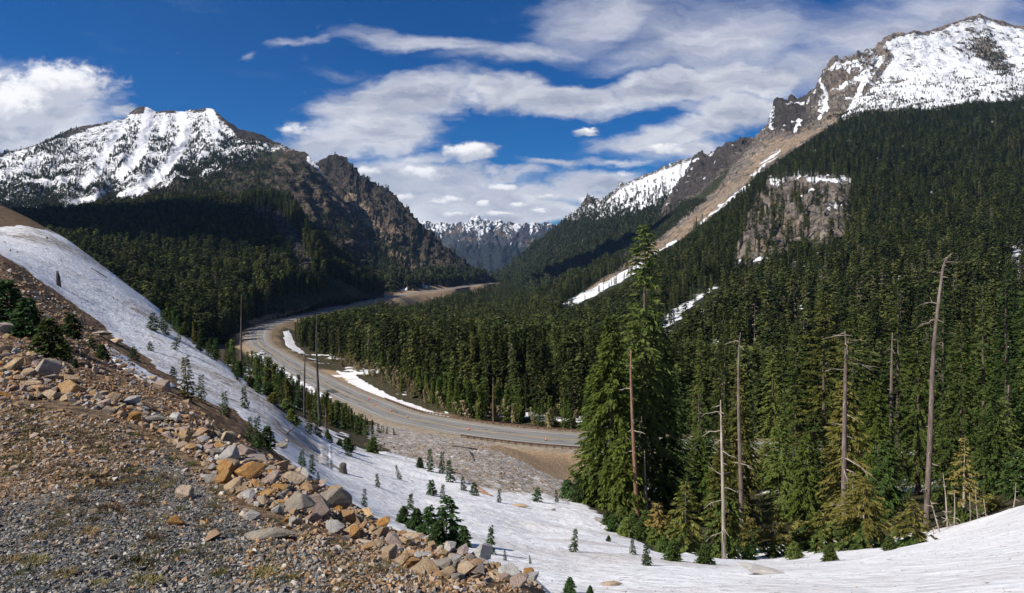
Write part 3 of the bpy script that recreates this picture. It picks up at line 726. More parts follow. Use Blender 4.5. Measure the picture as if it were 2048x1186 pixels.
r4 = [(-900, 800, 130), (-500, 760, 200), (-200, 700, 240), (60, 625, 300), (130, 640, 330), (200, 660, 360), (320, 682, 400), (400, 690, 430), (455, 686, 460), (490, 668, 505), (530, 648, 570), (575, 635, 640), (620, 624, 730), (665, 613, 830), (710, 602, 940), (738, 598, 1010), (766, 597, 1080)]
r5 = add_y(r4, 40, 1.)
G = sheet([cr, r2, r3, r4, r5], 330, 240, 300)
X, Y, Z = np.moveaxis(G, -1, 0); px, py = proj(X, Y, Z)
CLIFF = [(486, 428), (510, 418), (545, 417), (572, 428), (592, 450), (610, 490), (622, 530), (640, 560), (600, 560), (570, 510), (540, 470), (505, 445)]
cz = sstep(-12, 10, polydist(px, py, CLIFF))
fade = (sstep(1, .75, np.linspace(0, 1, G.shape[0])))[:, None]
d = fade*(14*fbm(X*.008, Y*.008, Z*.008, 4)+5*fbm(X*.03, Y*.03, Z*.03, 3)+cz*16*(1+ridged(X*.03, Y*.03, Z*.006, 4)*.5))
BANKS = [[(480, 640), (540, 625), (590, 615), (640, 606), (610, 625), (560, 640), (520, 655)]]
def mk(px, py, G, N):
    n = fbm(G[..., 0]*.03, G[..., 1]*.03, G[..., 2]*.03, 4)
    veg = 1-cz
    t = sstep(-8, 8, polydist(px, py, BANKS[0])+12*n)*.6
    return dict(snow=.05+.0*px+.1*sstep(.35, .6, n), veg=np.clip(veg-t, 0, 1), tan=t)
M_HILL = mat_mountain('hill_rock', [(.02, .02, .02), (.05, .046, .042), (.09, .082, .075), (.16, .15, .14)], 1.6, strata=(1.5, 1.5, .25), snow_k=.5)
build_sheet('wooded_hill', G, d, mk, M_HILL, 'dark conifer-covered hill left of the road bend', 'hill')

# -- mountain beyond on the right side of the valley
sk = [(960, 566, 3600), (985, 556, 3600), (1010, 540, 3650), (1040, 515, 3700), (1060, 500, 3750), (1080, 482, 3800), (1105, 462, 3850), (1120, 449, 3900), (1137, 438, 3950), (1155, 424, 4000), (1160, 415, 4000), (1168, 401, 4000), (1173, 396, 4000), (1178, 393, 4000), (1184, 396, 4000), (1189, 400, 3950), (1198, 402, 3920), (1206, 403, 3900), (1215, 396, 3880), (1226, 387, 3850), (1240, 371, 3800), (1250, 368, 3800), (1260, 364, 3780), (1275, 356, 3760), (1288, 353, 3700), (1300, 348, 3680), (1320, 338, 3620), (1348, 327, 3500), (1356, 321, 3480), (1362, 324, 3480), (1369, 318, 3460), (1379, 317, 3430), (1390, 322, 3400), (1450, 330, 3300), (1550, 360, 3100), (1700, 400, 2900)]
m1 = [(960, 568, 3400), (985, 561, 3350), (1020, 545, 3300), (1060, 522, 3300), (1100, 497, 3300), (1130, 478, 3300), (1160, 460, 3300), (1190, 448, 3280), (1220, 438, 3250), (1250, 426, 3200), (1290, 412, 3100), (1330, 398, 3000), (1380, 385, 2900), (1450, 390, 2800), (1550, 420, 2700), (1700, 460, 2600)]
m2 = [(960, 570, 3100), (985, 565, 3000), (1020, 556, 2900), (1060, 545, 2800), (1100, 530, 2750), (1140, 515, 2700), (1180, 500, 2650), (1220, 485, 2600), (1260, 470, 2550), (1300, 458, 2500), (1350, 446, 2450), (1400, 445, 2400), (1500, 460, 2350), (1700, 510, 2300)]
m3 = [(960, 574, 2900), (1000, 569, 2700), (1050, 566, 2350), (1100, 562, 2150), (1150, 554, 2050), (1200, 545, 2000), (1250, 533, 1980), (1300, 522, 1960), (1400, 515, 1950), (1500, 520, 1950), (1700, 570, 1900)]
m4 = [(960, 600, 2600), (1000, 600, 2400), (1060, 600, 1900), (1120, 600, 1700), (1180, 600, 1600), (1250, 595, 1550), (1350, 590, 1550), (1500, 590, 1550), (1700, 640, 1500)]
G = sheet([sk, m1, m2, m3, m4], 520, 260, 1200)
X, Y, Z = np.moveaxis(G, -1, 0)
d = 45*(fall_noise(G, 20, 2., 31)-.5)+26*(ridged(X*.007, Y*.007, Z*.007, 5)-.5)
def mk(px, py, G, N):
    n = fbm(G[..., 0]*.008, G[..., 1]*.008, G[..., 2]*.008, 5)
    base = np.interp(px, [1100, 1155, 1178, 1206, 1260, 1300, 1345, 1400], [452, 452, 440, 440, 430, 420, 405, 390])
    s = .78*sstep(26, -22, py-base+30*n)
    s = s-.3*sstep(1212, 1150, px)
    top = np.interp(px, [1206, 1250, 1320, 1380], [403, 368, 338, 318])
    s = s-.35*sstep(10, 0, py-top)
    rk = sstep(.25, .5, n)*.5
    RIB = [[(1140, 495), (1215, 462), (1235, 450)], [(1150, 540), (1220, 512), (1260, 490)], [(1255, 500), (1310, 460), (1340, 430)], [(1100, 520), (1130, 510)]]
    rb = np.full(px.shape, 1e9)
    for r in RIB: rb = np.minimum(rb, polydist(px, py, r, False))
    t = sstep(11, 2, rb+12*n)*.7
    return dict(snow=s, veg=np.clip(sstep(-25, 15, py-base)-rk*.5-t, 0, 1), tan=t*.8)
M_MID = mat_mountain('mid_rock', GREY, .8, snow_k=1.25, tanc=((.2, .16, .12), (.3, .24, .19)))
build_sheet('valley_side_mountain', G, d, mk, M_MID, 'shadowed forested mountain with snowy top beyond the talus')

# -- the big mountainside on the right
sk = [(1340, 400, 3000), (1365, 352, 3000), (1378, 330, 2980), (1386, 313, 2960), (1392, 309, 2950), (1398, 306, 2940), (1403, 304, 2930), (1408, 307, 2920), (1413, 310, 2910), (1420, 307, 2900), (1427, 303, 2890), (1438, 295, 2870), (1450, 287, 2850), (1460, 283, 2830), (1468, 282, 2810), (1478, 278, 2800), (1485, 271, 2790), (1489, 274, 2780), (1492, 284, 2770), (1499, 281, 2760), (1505, 277, 2750), (1514, 270, 2740), (1522, 263, 2720),
      (1536, 246, 2690), (1545, 225, 2660), (1548, 210, 2650), (1551, 201, 2640), (1556, 197, 2630), (1562, 195, 2620), (1572, 193, 2610), (1582, 192, 2600), (1590, 196, 2590), (1604, 195, 2570), (1613, 190, 2560), (1621, 186, 2550), (1628, 180, 2540), (1633, 172, 2530), (1640, 156, 2520), (1648, 140, 2510), (1655, 128, 2500), (1662, 119, 2490), (1668, 113, 2480), (1674, 112, 2470), (1680, 117, 2460), (1684, 120, 2455), (1689, 113, 2450), (1695, 110, 2450), (1701, 112, 2450), (1708, 106, 2450), (1717, 103, 2450), (1735, 98, 2460), (1751, 96, 2470), (1758, 84, 2480), (1766, 77, 2490), (1775, 71, 2500), (1790, 67, 2510), (1803, 64, 2520), (1812, 67, 2530), (1826, 62, 2540), (1840, 65, 2550),
      (1854, 63, 2560), (1871, 57, 2580), (1890, 50, 2600), (1908, 44, 2620), (1925, 39, 2640), (1943, 34, 2660), (1953, 31, 2680), (1958, 26, 2690), (1963, 28, 2690), (1973, 36, 2690), (1990, 40, 2690), (2011, 44, 2680), (2030, 50, 2670), (2048, 52, 2660), (2150, 90, 2560), (2300, 150, 2400), (2700, 330, 2000)]
r1 = [(1325, 425, 2750), (1360, 385, 2680), (1400, 360, 2600), (1440, 335, 2520), (1480, 312, 2460), (1525, 284, 2400), (1560, 268, 2350), (1600, 250, 2300), (1640, 228, 2250), (1680, 205, 2220), (1720, 180, 2220), (1770, 155, 2260), (1830, 135, 2320), (1890, 125, 2360), (1950, 118, 2400), (2010, 122, 2380), (2060, 130, 2340), (2150, 160, 2250), (2320, 230, 2050), (2700, 400, 1650)]
r2 = [(1290, 455, 2450), (1330, 430, 2350), (1380, 400, 2250), (1430, 370, 2150), (1480, 342, 2080), (1530, 318, 2020), (1590, 290, 1950), (1640, 268, 1900), (1690, 246, 1860), (1740, 236, 1840), (1800, 228, 1820), (1860, 222, 1800), (1920, 218, 1780), (1985, 215, 1760), (2050, 220, 1720), (2120, 236, 1680), (2330, 310, 1500), (2700, 480, 1250)]
r3 = [(1240, 500, 2050), (1290, 480, 1950), (1350, 448, 1820), (1410, 416, 1700), (1470, 388, 1580), (1530, 366, 1480), (1600, 352, 1400), (1680, 345, 1340), (1760, 340, 1300), (1850, 338, 1250), (1950, 340, 1200), (2100, 350, 1150), (2350, 420, 1000), (2700, 560, 850)]
r4 = [(1190, 535, 1700), (1240, 525, 1600), (1310, 505, 1450), (1380, 485, 1280), (1450, 472, 1120), (1530, 468, 1010), (1620, 470, 940), (1720, 470, 880), (1820, 468, 830), (1930, 470, 790), (2110, 480, 740), (2370, 540, 630), (2700, 660, 560)]
r5 = [(1130, 575, 1400), (1190, 575, 1230), (1260, 573, 1060), (1340, 570, 900), (1420, 570, 790), (1500, 572, 710), (1600, 575, 650), (1700, 578, 600), (1800, 583, 560), (1920, 592, 510), (2120, 615, 450), (2390, 690, 380), (2700, 790, 330)]
r6 = [(1075, 606, 1200), (1130, 626, 960), (1190, 640, 800), (1260, 658, 640), (1340, 676, 530), (1430, 695, 450), (1540, 712, 395), (1660, 728, 350), (1780, 740, 320), (1910, 755, 290), (2140, 780, 260), (2400, 860, 220), (2700, 960, 190)]
r7 = [(1035, 632, 1050), (1090, 690, 640), (1150, 735, 480), (1220, 775, 390), (1310, 815, 320), (1410, 850, 270), (1530, 875, 230), (1650, 888, 205), (1770, 895, 185), (1900, 900, 165), (2140, 915, 150), (2400, 1010, 130), (2700, 1120, 110)]
r8 = add_y(r7, 60, .97)
G = sheet([sk, r1, r2, r3, r4, r5, r6, r7, r8], 640, 470, 900)
X, Y, Z = np.moveaxis(G, -1, 0); px, py = proj(X, Y, Z)
vv = np.linspace(0, 1, G.shape[0])[:, None]
far = sstep(500, 1500, Y)
CRAG = [(1330, 430), (1385, 300), (1500, 262), (1550, 190), (1640, 140), (1670, 100), (1760, 80), (1780, 110), (1750, 170), (1700, 205), (1650, 240), (1600, 265), (1540, 270), (1480, 312), (1400, 385), (1350, 415)]
crag = sstep(-10, 8, polydist(px, py, CRAG)+6*fbm(X*.01, Y*.01, Z*.01, 3))
KNOB = [(1478, 470), (1490, 420), (1505, 385), (1540, 362), (1600, 350), (1660, 352), (1700, 365), (1708, 395), (1705, 430), (1690, 470), (1660, 490), (1600, 480), (1560, 500), (1520, 520), (1490, 530), (1468, 510)]
knd = polydist(px, py, KNOB)
knob = sstep(-18, 8, knd+26*fbm(X*.012, Y*.012, Z*.012, 4))
d = far*(16*fbm(X*.005, Y*.005, Z*.005, 4)+5*fbm(X*.02, Y*.02, Z*.02, 3))+(1-far)*(3*fbm(X*.02, Y*.02, Z*.02, 4))
nsk = sstep(.012, .05, vv-4/G.shape[0])
G[..., 2] += crag*sstep(.06, .0, np.abs(vv-4/G.shape[0]))*(30*(ridged(X*.035, X*0+2., Y*.004, 3)-.62))
d = d+crag*nsk*(62*(ridged(X*.013, Y*.006, Z*.006, 5)-.5)+18*(ridged(X*.045, Y*.03, Z*.02, 4)-.5))+crag*(1-nsk)*14*(ridged(X*.03, Y*.02, Z*.02, 3)-.5)
d = d+knob*sstep(-20, 40, knd)*(16+20*(ridged(X*.022, Y*.022, Z*.012, 5)-.4)+9*(ridged(X*.08, Y*.08, Z*.05, 4)-.5))
d = d+(1-crag)*10*(ridged(X*.012, Y*.012, Z*.012, 4)-.5)*sstep(.30, .2, vv)
TALUS = [(1540, 285), (1600, 264), (1650, 246), (1682, 236), (1587, 299), (1519, 345), (1461, 398), (1402, 450), (1345, 488), (1300, 512), (1240, 547), (1180, 582), (1128, 614), (1124, 610), (1170, 578), (1232, 540), (1290, 500), (1335, 468), (1385, 428), (1430, 388), (1480, 340)]
CHUTE = [[(1130, 612), (1190, 582), (1240, 555), (1285, 532)], [(1300, 515), (1352, 482)], [(1500, 372), (1465, 398), (1430, 424), (1400, 446)], [(1560, 300), (1530, 325), (1505, 350)], [(1462, 398), (1440, 412)], [(1730, 160), (1705, 215), (1688, 236)], [(1640, 160), (1655, 195), (1640, 235)], [(1600, 240), (1590, 262)]]
CW = [7.5, 3, 2, 2.5, 2.5, 5, 2.5, 2.5]
def mk(px, py, G, N):
    n = fbm(G[..., 0]*.010, G[..., 1]*.010, G[..., 2]*.010, 5); n2 = fbm(G[..., 0]*.03, G[..., 1]*.03, G[..., 2]*.03, 4)
    tree = np.interp(px, [1300, 1461, 1519, 1587, 1683, 1760, 1860, 1985, 2060, 2200], [520, 396, 342, 297, 238, 228, 222, 208, 200, 210])
    up = sstep(10, -14, py-tree+14*n)
    s = up*(.66-.34*n2-.2*n)*sstep(1660, 1720, px+.35*(py-200))
    s = s*(1-crag*.95)+crag*sstep(-.05, .4, n+.5*n2)*.60
    top = np.interp(px, [1751, 1775, 1803, 1854, 1908, 1943, 1960, 2011, 2048], [96, 72, 65, 63, 44, 34, 29, 44, 52])
    band = sstep(9, 2, py-top+16*n2)*(px > 1745)
    s = s-.8*band
    BUT = [(1958, 60), (1985, 75), (2010, 105), (2020, 140), (1990, 135), (1960, 115), (1930, 95), (1915, 100), (1935, 75)]
    s = s-.3*sstep(-15, 15, polydist(px, py, BUT)+12*n2)
    tl = sstep(-8, 8, polydist(px, py, TALUS)+16*n2)
    for c, w in zip(CHUTE, CW):
        dd_ = polydist(px, py, c, False)
        s = np.maximum(s, sstep(w+3, w-2, dd_+(5 if w > 6 else 11)*n2)*.9)
    # snow in openings of the forest and on the ledges of the outcrop
    s = np.maximum(s, .66*sstep(.17, .36, n2+.35*n)*(py > tree)*(py < 420)*(px > 1560)*(1-tl)*.85)
    s = np.maximum(s, .62*sstep(-6, 8, polydist(px, py, [(1530, 345), (1620, 338), (1700, 350), (1715, 372), (1680, 366), (1600, 362), (1540, 368)])+34*n2))
    s = np.maximum(s, .8*sstep(.14, .32, n2+.2*n)*(py > 500)*(px > 1400))
    RV = [(2020, 480), (2048, 470), (2048, 740), (2010, 720), (1990, 640), (2000, 560)]
    s = np.maximum(s, .7*sstep(-10, 10, polydist(px, py, RV)+25*n2))
    RX = [(1310, 645), (1345, 618), (1400, 580), (1440, 558), (1440, 575), (1390, 610), (1340, 660), (1315, 680)]
    s = np.maximum(s, .62*sstep(-6, 8, polydist(px, py, RX)+18*n2))
    LS = [(1390, 330), (1470, 290), (1500, 290), (1440, 380), (1330, 470), (1280, 520), (1200, 560), (1240, 520), (1330, 420)]
    veg = sstep(-10, 12, py-tree)*(1-tl)*(1-knob)
    veg = np.maximum(veg, (1-crag)*(1-tl)*sstep(0, 10, polydist(px, py, LS))*.8)
    t = np.maximum(tl*(.62+.5*n2), .40*sstep(-6, 10, polydist(px, py, [(1480, 300), (1540, 275), (1600, 255), (1560, 310), (1480, 350), (1420, 410), (1350, 470), (1330, 460), (1400, 390)])+16*n2))
    t = np.maximum(t, .65*sstep(.1, .45, n)*crag*sstep(1600, 1640, px)*sstep(1720, 1690, px))
    t = np.maximum(t, band*.45)
    t = np.maximum(t, .5*sstep(.25, .5, n)*up*(1-crag))
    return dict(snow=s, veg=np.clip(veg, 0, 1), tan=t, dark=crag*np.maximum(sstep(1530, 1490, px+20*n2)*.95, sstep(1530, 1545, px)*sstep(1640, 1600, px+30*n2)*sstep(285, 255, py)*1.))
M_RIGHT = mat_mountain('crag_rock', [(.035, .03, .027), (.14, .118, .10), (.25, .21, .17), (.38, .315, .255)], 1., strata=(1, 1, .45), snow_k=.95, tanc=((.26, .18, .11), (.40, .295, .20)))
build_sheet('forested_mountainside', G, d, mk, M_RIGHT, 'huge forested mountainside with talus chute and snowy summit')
KNOBP, CRAGP, TALUSP = KNOB, CRAG, TALUS
# ---------------------------------------------------------------- foliage and bark materials
def mat_foliage(name, c0, c1, c2=None, rand=.35, hue=.02, trans=.25):
    m, nt, bs = mat_new(name)
    oi = nt.new('ShaderNodeObjectInfo'); geo = nt.new('ShaderNodeNewGeometry')
    v = nt.pos(obj=True)
    f = nt.math('ADD', nt.math('MULTIPLY', nt.noise(geo.outputs['Position'], .35, 3, .6), .5), nt.math('MULTIPLY', geo.outputs['Random Per Island'], .5))
    col = nt.mix(nt.ss(.25, .75, f), c0, c1)
    if c2: col = nt.mix(nt.ss(.55, .95, oi.outputs['Random']), col, nt.mix(nt.ss(.3, .7, f), c1, c2))
    hs = nt.new('ShaderNodeHueSaturation'); nt.put(hs.inputs['Color'], col)
    r2 = nt.math('FRACT', nt.math('MULTIPLY', oi.outputs['Random'], 17.31))
    nt.put(hs.inputs['Hue'], nt.lin(0, 1, r2, .5-hue, .5+hue)); nt.put(hs.inputs['Value'], nt.lin(0, 1, oi.outputs['Random'], 1-rand, 1+rand))
    bs.inputs['Roughness'].default_value = .75; bs.inputs['Specular IOR Level'].default_value = .12
    nt.put(bs.inputs['Base Color'], hs.outputs[0])
    tr = nt.new('ShaderNodeBsdfTranslucent'); nt.put(tr.inputs[0], hs.outputs[0])
    ms = nt.new('ShaderNodeMixShader'); ms.inputs[0].default_value = trans
    nt.l.new(bs.outputs[0], ms.inputs[1]); nt.l.new(tr.outputs[0], ms.inputs[2])
    nt.l.new(ms.outputs[0], nt.n['Material Output'].inputs[0])
    return m
def mat_bark(name, c0, c1, c2):
    m, nt, bs = mat_new(name)
    v = nt.pos((3, 3, .5), obj=True)
    n = nt.noise(v, 2.2, 6, .65); n2 = nt.noise(nt.pos(obj=True), .5, 3, .5)
    col = nt.ramp(nt.math('ADD', nt.math('MULTIPLY', n, .7), nt.math('MULTIPLY', n2, .3)), [(.34, c0), (.5, c1), (.66, c2)])
    nt.put(bs.inputs['Base Color'], col); nt.put(bs.inputs['Normal'], nt.bump(n, .6, .06))
    return m
M_FOR = mat_foliage('forest_needles', (.024, .036, .010), (.068, .086, .022), (.100, .104, .030), rand=.45)
M_FIR = mat_foliage('fir_needles', (.026, .048, .013), (.085, .125, .030), (.125, .145, .034), rand=.3)
M_BRIGHT = mat_foliage('sunlit_hemlock_needles', (.045, .070, .013), (.115, .155, .028), rand=.12)
M_DULL = mat_foliage('mountain_needles', (.026, .036, .015), (.060, .076, .028), (.085, .082, .04), rand=.3, trans=.1)
M_YEL = mat_foliage('dying_needles', (.085, .085, .020), (.20, .175, .045), (.23, .19, .06), rand=.2)
M_DEADTW = mat_foliage('dead_twigs', (.13, .105, .08), (.26, .21, .15), rand=.2, trans=0)
M_SAP = mat_foliage('sapling_needles', (.022, .046, .015), (.065, .105, .032), rand=.3)
M_BARK = mat_bark('bark', (.05, .04, .032), (.12, .09, .07), (.22, .175, .14))
M_BARKR = mat_bark('red_bark', (.10, .055, .035), (.22, .125, .08), (.32, .21, .15))
M_SNAG = mat_bark('weathered_wood', (.065, .048, .040), (.15, .112, .095), (.26, .215, .19))
M_PALE = mat_bark('pale_dead_wood', (.18, .145, .115), (.36, .30, .245), (.52, .46, .39))
M_DARKSNAG = mat_bark('charred_wood', (.03, .027, .025), (.08, .07, .062), (.17, .15, .135))

# ---------------------------------------------------------------- tree meshes
def tube(pts, radii, sides=8, cap=True):
    pts = np.asarray(pts, float); n = len(pts); V = []; Fc = []
    T = np.gradient(pts, axis=0); T /= np.linalg.norm(T, axis=1)[:, None]+1e-9
    ref = np.array([1., 0, 0]) if abs(T[0][0]) < .8 else np.array([0, 1., 0])
    for i in range(n):
        u = np.cross(T[i], ref); u /= np.linalg.norm(u)+1e-9; w = np.cross(T[i], u)
        for k in range(sides):
            a = 2*math.pi*k/sides
            V.append(pts[i]+radii[i]*(math.cos(a)*u+math.sin(a)*w))
    for i in range(n-1):
        for k in range(sides):
            a = i*sides+k; b = i*sides+(k+1) % sides
            Fc.append((a, b, b+sides, a+sides))
    if cap:
        Fc.append(tuple(range(sides))[::-1]); Fc.append(tuple((n-1)*sides+k for k in range(sides)))
    return V, Fc
def merge(lst):
    V = []; Fc = []
    for v, f in lst:
        o = len(V); V += list(v); Fc += [tuple(i+o for i in q) for q in f]
    return V, Fc

def crown(H, z0, rmax, nb, seed, leaf=.3, dens=1., prof=None, low=-18, top=35, sag=.25, gaps=None, inner=.15, wid=.30):
    """needle sprays carried on drooping branches; returns V (n,3), quads (m,4)"""
    r = np.random.default_rng(seed); quads = []
    prof = prof or (lambda t: (1-t)**.75*(.55+.45*min(1, t*6+.3)))
    for i in range(nb):
        t = (i+r.uniform(0, 1))/nb; t = t**.92
        z = z0+(H-z0)*t
        if gaps and any(a < z/H < b and r.random() < g for a, b, g in gaps): continue
        L = max(rmax*prof(t)*r.uniform(.62, 1.18), leaf*.8)
        phi = i*2.39996+r.uniform(-.5, .5)
        al = R(low+(top-low)*t**1.3+r.uniform(-10, 10))
        m = max(4, int(L/leaf*3.2*dens))
        s = np.sort(r.uniform(inner, 1., m)); s[-1] = 1.
        out = np.array([math.cos(phi), math.sin(phi), 0]); lat = np.array([-math.sin(phi), math.cos(phi), 0])
        base = out[None]*(L*s*math.cos(al))[:, None]; base[:, 2] = z+L*(s*math.sin(al)-sag*s**2)
        side = np.where(np.arange(m) % 2 == 0, 1., -1.)*r.uniform(.2, 1.3, m); side[-1] *= .1
        d = out[None]*1.0+lat[None]*side[:, None]
        d[:, 2] = math.sin(al)*.5-sag*s*1.2+r.normal(-.12, .22, m)
        d /= np.linalg.norm(d, axis=1)[:, None]
        ls = leaf*r.uniform(.7, 1.5, m)*(.7+.6*(1-np.abs(s-.55)))
        up = np.stack([r.normal(0, .55, m), r.normal(0, .55, m), np.ones(m)], 1)
        w = np.cross(d, up); w /= np.linalg.norm(w, axis=1)[:, None]+1e-9
        w *= (ls*wid*r.uniform(.7, 1.3, m))[:, None]
        dr = np.zeros((m, 3)); dr[:, 2] = -ls*.12
        q = np.stack([base-d*(ls*.15)[:, None], base+d*(ls*.5)[:, None]+w+dr*.3, base+d*ls[:, None]+dr*1.6, base+d*(ls*.5)[:, None]-w+dr*.3], 1)
        quads.append(q)
    # leader
    q = np.concatenate(quads); n = len(q)
    return q.reshape(-1, 3), np.arange(n*4).reshape(n, 4)

def trunk_pts(H, r0, seed, lean=(0, 0), wob=.01, n=10, top=.12):
    r = np.random.default_rng(seed)
    t = np.linspace(0, 1, n); ph = r.uniform(0, 6, 4)
    x = lean[0]*t**1.6*H+wob*H*(np.sin(t*5+ph[0])-math.sin(ph[0]))*t; y = lean[1]*t**1.6*H+wob*H*(np.sin(t*4+ph[1])-math.sin(ph[1]))*t
    rad = r0*((1-t)*(1-top)+top); rad[0] *= 1.35
    return np.stack([x, y, t*H-.25*(t == 0)], 1), rad

# forest kinds, one unit high
def lod_tree(seed, nb, rmax, leaf, z0=.06, dens=.6, sag=.2, wid=.33):
    return crown(1., z0, rmax, nb, seed, leaf=leaf, dens=dens, low=-22, top=30, sag=sag, wid=wid, prof=lambda t: (1-t)**.95*(.65+.35*min(1, t*5+.2))+.006)
KINDS_FAR = bpy.data.collections.new('far_tree_kinds')
far_specs = [(1, 60, .088, .055), (2, 64, .074, .05), (3, 58, .105, .06), (4, 66, .064, .045), (5, 56, .118, .064)]
for i, (sd_, nb, rm, lf) in enumerate(far_specs):
    cv, cf = lod_tree(sd_, nb, rm, lf)
    tv, tf = tube([(0, 0, -.04), (0, 0, .45), (0, 0, .97)], [.016, .010, .002], 5)
    V = np.concatenate([cv, np.array(tv)]); Fc = [tuple(q) for q in cf]+[tuple(k+len(cv) for k in q) for q in tf]
    me = mesh_np('conifer', V, Fc, smooth=False, mat_idx=[0]*len(cf)+[1]*len(tf))
    me.materials.append(M_FOR); me.materials.append(M_BARK)
    ob = bpy.data.objects.new('kind_%d' % i, me); KINDS_FAR.objects.link(ob)
# mountain trees: very small in the picture, coarser
for i, (sd_, nb, rm, lf) in enumerate([(11, 22, .13, .12), (12, 20, .17, .13)]):
    cv, cf = lod_tree(sd_, nb, rm, lf, wid=.6, dens=.5)
    me = mesh_np('conifer', cv, cf, smooth=False); me.materials.append(M_DULL)
    ob = bpy.data.objects.new('kind_%d' % (5+i), me); KINDS_FAR.objects.link(ob)
# bare grey poles that show among the forest
cv, cf = crown(1., .35, .05, 22, 77, leaf=.035, dens=.5, wid=.16, low=-20, top=10, sag=.1)
tv, tf = tube([(0, 0, -.04), (.004, 0, .5), (0, .004, 1.)], [.014, .009, .003], 5)
V = np.concatenate([cv, np.array(tv)]); Fc = [tuple(q) for q in cf]+[tuple(k+len(cv) for k in q) for q in tf]
me = mesh_np('dead_conifer', V, Fc, smooth=False, mat_idx=[0]*len(cf)+[1]*len(tf)); me.materials.append(M_DEADTW); me.materials.append(M_SNAG)
ob = bpy.data.objects.new('kind_7', me); KINDS_FAR.objects.link(ob)

# nearer forest kinds (own trunk and crown)
NEAR = []
for i, (sd_, nb, rm, lf, z0) in enumerate([(21, 130, .092, .03, .06), (22, 140, .078, .028, .10), (23, 120, .108, .033, .05), (24, 150, .068, .026, .14), (25, 120, .12, .035, .04)]):
    cv, cf = crown(1., z0, rm, nb, sd_, leaf=lf, dens=.75, low=-22, top=32, sag=.22, wid=.34, prof=lambda t: (1-t)**.92*(.65+.35*min(1, t*5+.2))+.006)
    cm = mesh_np('conifer_crown', cv, cf, smooth=False); cm.materials.append(M_FOR)
    p, rd_ = trunk_pts(.985, .0125, sd_, wob=.004); tv, tf = tube(p, rd_, 7)
    tm = mesh_np('conifer_trunk', tv, tf); tm.materials.append(M_BARK)
    NEAR.append((tm, cm))

# ---------------------------------------------------------------- scatter over the sheets
def scatter(sh, dens, r, rows_from=5):
    G = sh['G']; a = G[:-1, :-1]; b = G[:-1, 1:]; c = G[1:, 1:]; d = G[1:, :-1]
    ar = .5*np.linalg.norm(np.cross(c-a, d-b), axis=-1)
    D = (dens[:-1, :-1]+dens[1:, 1:])*.5
    n = r.poisson(np.clip(ar*D, 0, 400)); n[:rows_from-1] = 0
    i, j = np.nonzero(n); k = np.repeat(np.arange(len(i)), n[i, j]); i = i[k]; j = j[k]
    u = r.random(len(i))[:, None]; v = r.random(len(i))[:, None]
    pt = (a[i, j]*(1-u)+b[i, j]*u)*(1-v)+(d[i, j]*(1-u)+c[i, j]*u)*v
    return pt, i, j
TREES = []      # rows: x y z h kind
def add_trees(pt, h, kind): TREES.append(np.concatenate([pt, h[:, None], kind[:, None]], 1))
def onscreen(px, py, m=60): return (px > -m) & (px < 2048+m) & (py > -20) & (py < 1250)
def kinds(n, r, p=(.27, .22, .2, .2, .11)): return r.choice(5, n, p=p).astype(float)
r = np.random.default_rng(3)

# right mountainside
sh = SHEETS['forested_mountainside']; px, py, G, N = sh['px'], sh['py'], sh['G'], sh['N']
n1 = fbm(G[..., 0]*.010, G[..., 1]*.010, G[..., 2]*.010, 4); n2 = fbm(G[..., 0]*.03, G[..., 1]*.03, G[..., 2]*.03, 3)
tree = np.interp(px, [1300, 1461, 1519, 1587, 1683, 1760, 1860, 1985, 2060, 2200], [520, 396, 342, 297, 238, 228, 222, 208, 200, 210])
below = sstep(-3, 6, py-tree+8*n1)
crag = inpoly(px, py, CRAGP); tal = sstep(-6, 6, polydist(px, py, TALUSP)+10*n2); kd = sstep(-8, 8, polydist(px, py, KNOBP)+34*n2)
RXP = [(1305, 650), (1345, 612), (1400, 575), (1445, 552), (1445, 578), (1395, 612), (1350, 662), (1312, 690)]
rx = sstep(-6, 6, polydist(px, py, RXP)+14*n2)
dn = below*(1/24.)*(.5+1.5*np.clip(n2+.6*n1+.35, 0, 1.1))*(1-sh['m']['snow']*.95)*(1-.8*rx)
dn = dn*(1-tal)*(1-.92*kd)
up = (1-below)*(~crag)
BUT = [(1930, 80), (1960, 60), (1985, 75), (2010, 105), (2025, 150), (1990, 145), (1965, 125), (1920, 100)]
dn = dn+up*(1-tal)*(px > 1640)*(1/330.)*sstep(-.35, .3, n2+.6*n1)*sstep(70, 190, py-.02*(2048-px)*2+60*n1)*(1+3.2*sstep(150, 215, py))
dn = dn+up*(1/90.)*sstep(-10, 10, polydist(px, py, BUT)+20*n2)
LSL = [(1390, 335), (1470, 300), (1500, 300), (1440, 380), (1330, 470), (1280, 520), (1200, 565), (1130, 612), (1000, 640), (1000, 600), (1190, 535), (1330, 420)]
dn = np.maximum(dn, (1-tal)*(1/45.)*sstep(-3, 6, polydist(px, py, LSL))*(py > 400)+0)
dn = np.maximum(dn, tal*(1/150.)*(py < 500)*sstep(-.3, .3, n2+n1))
dn *= onscreen(px, py)
pt, i, j = scatter(sh, dn, r)
hh = np.where(below[i, j] > .5, np.clip(r.lognormal(2.9, .34, len(i)), 7, 32), r.uniform(5, 11, len(i)))*np.where(py[i, j]-tree[i, j] < 40, .75, 1.)
hh = hh*np.where(pt[:, 1] < 500, 1.1, 1)*np.where(tal[i, j] > .5, .3, 1)
kk = kinds(len(i), r); m = (below[i, j] < .5); kk[m] = 5+(r.random(m.sum()) < .4); kk[(r.random(len(i)) < .06) & ~m] = 7
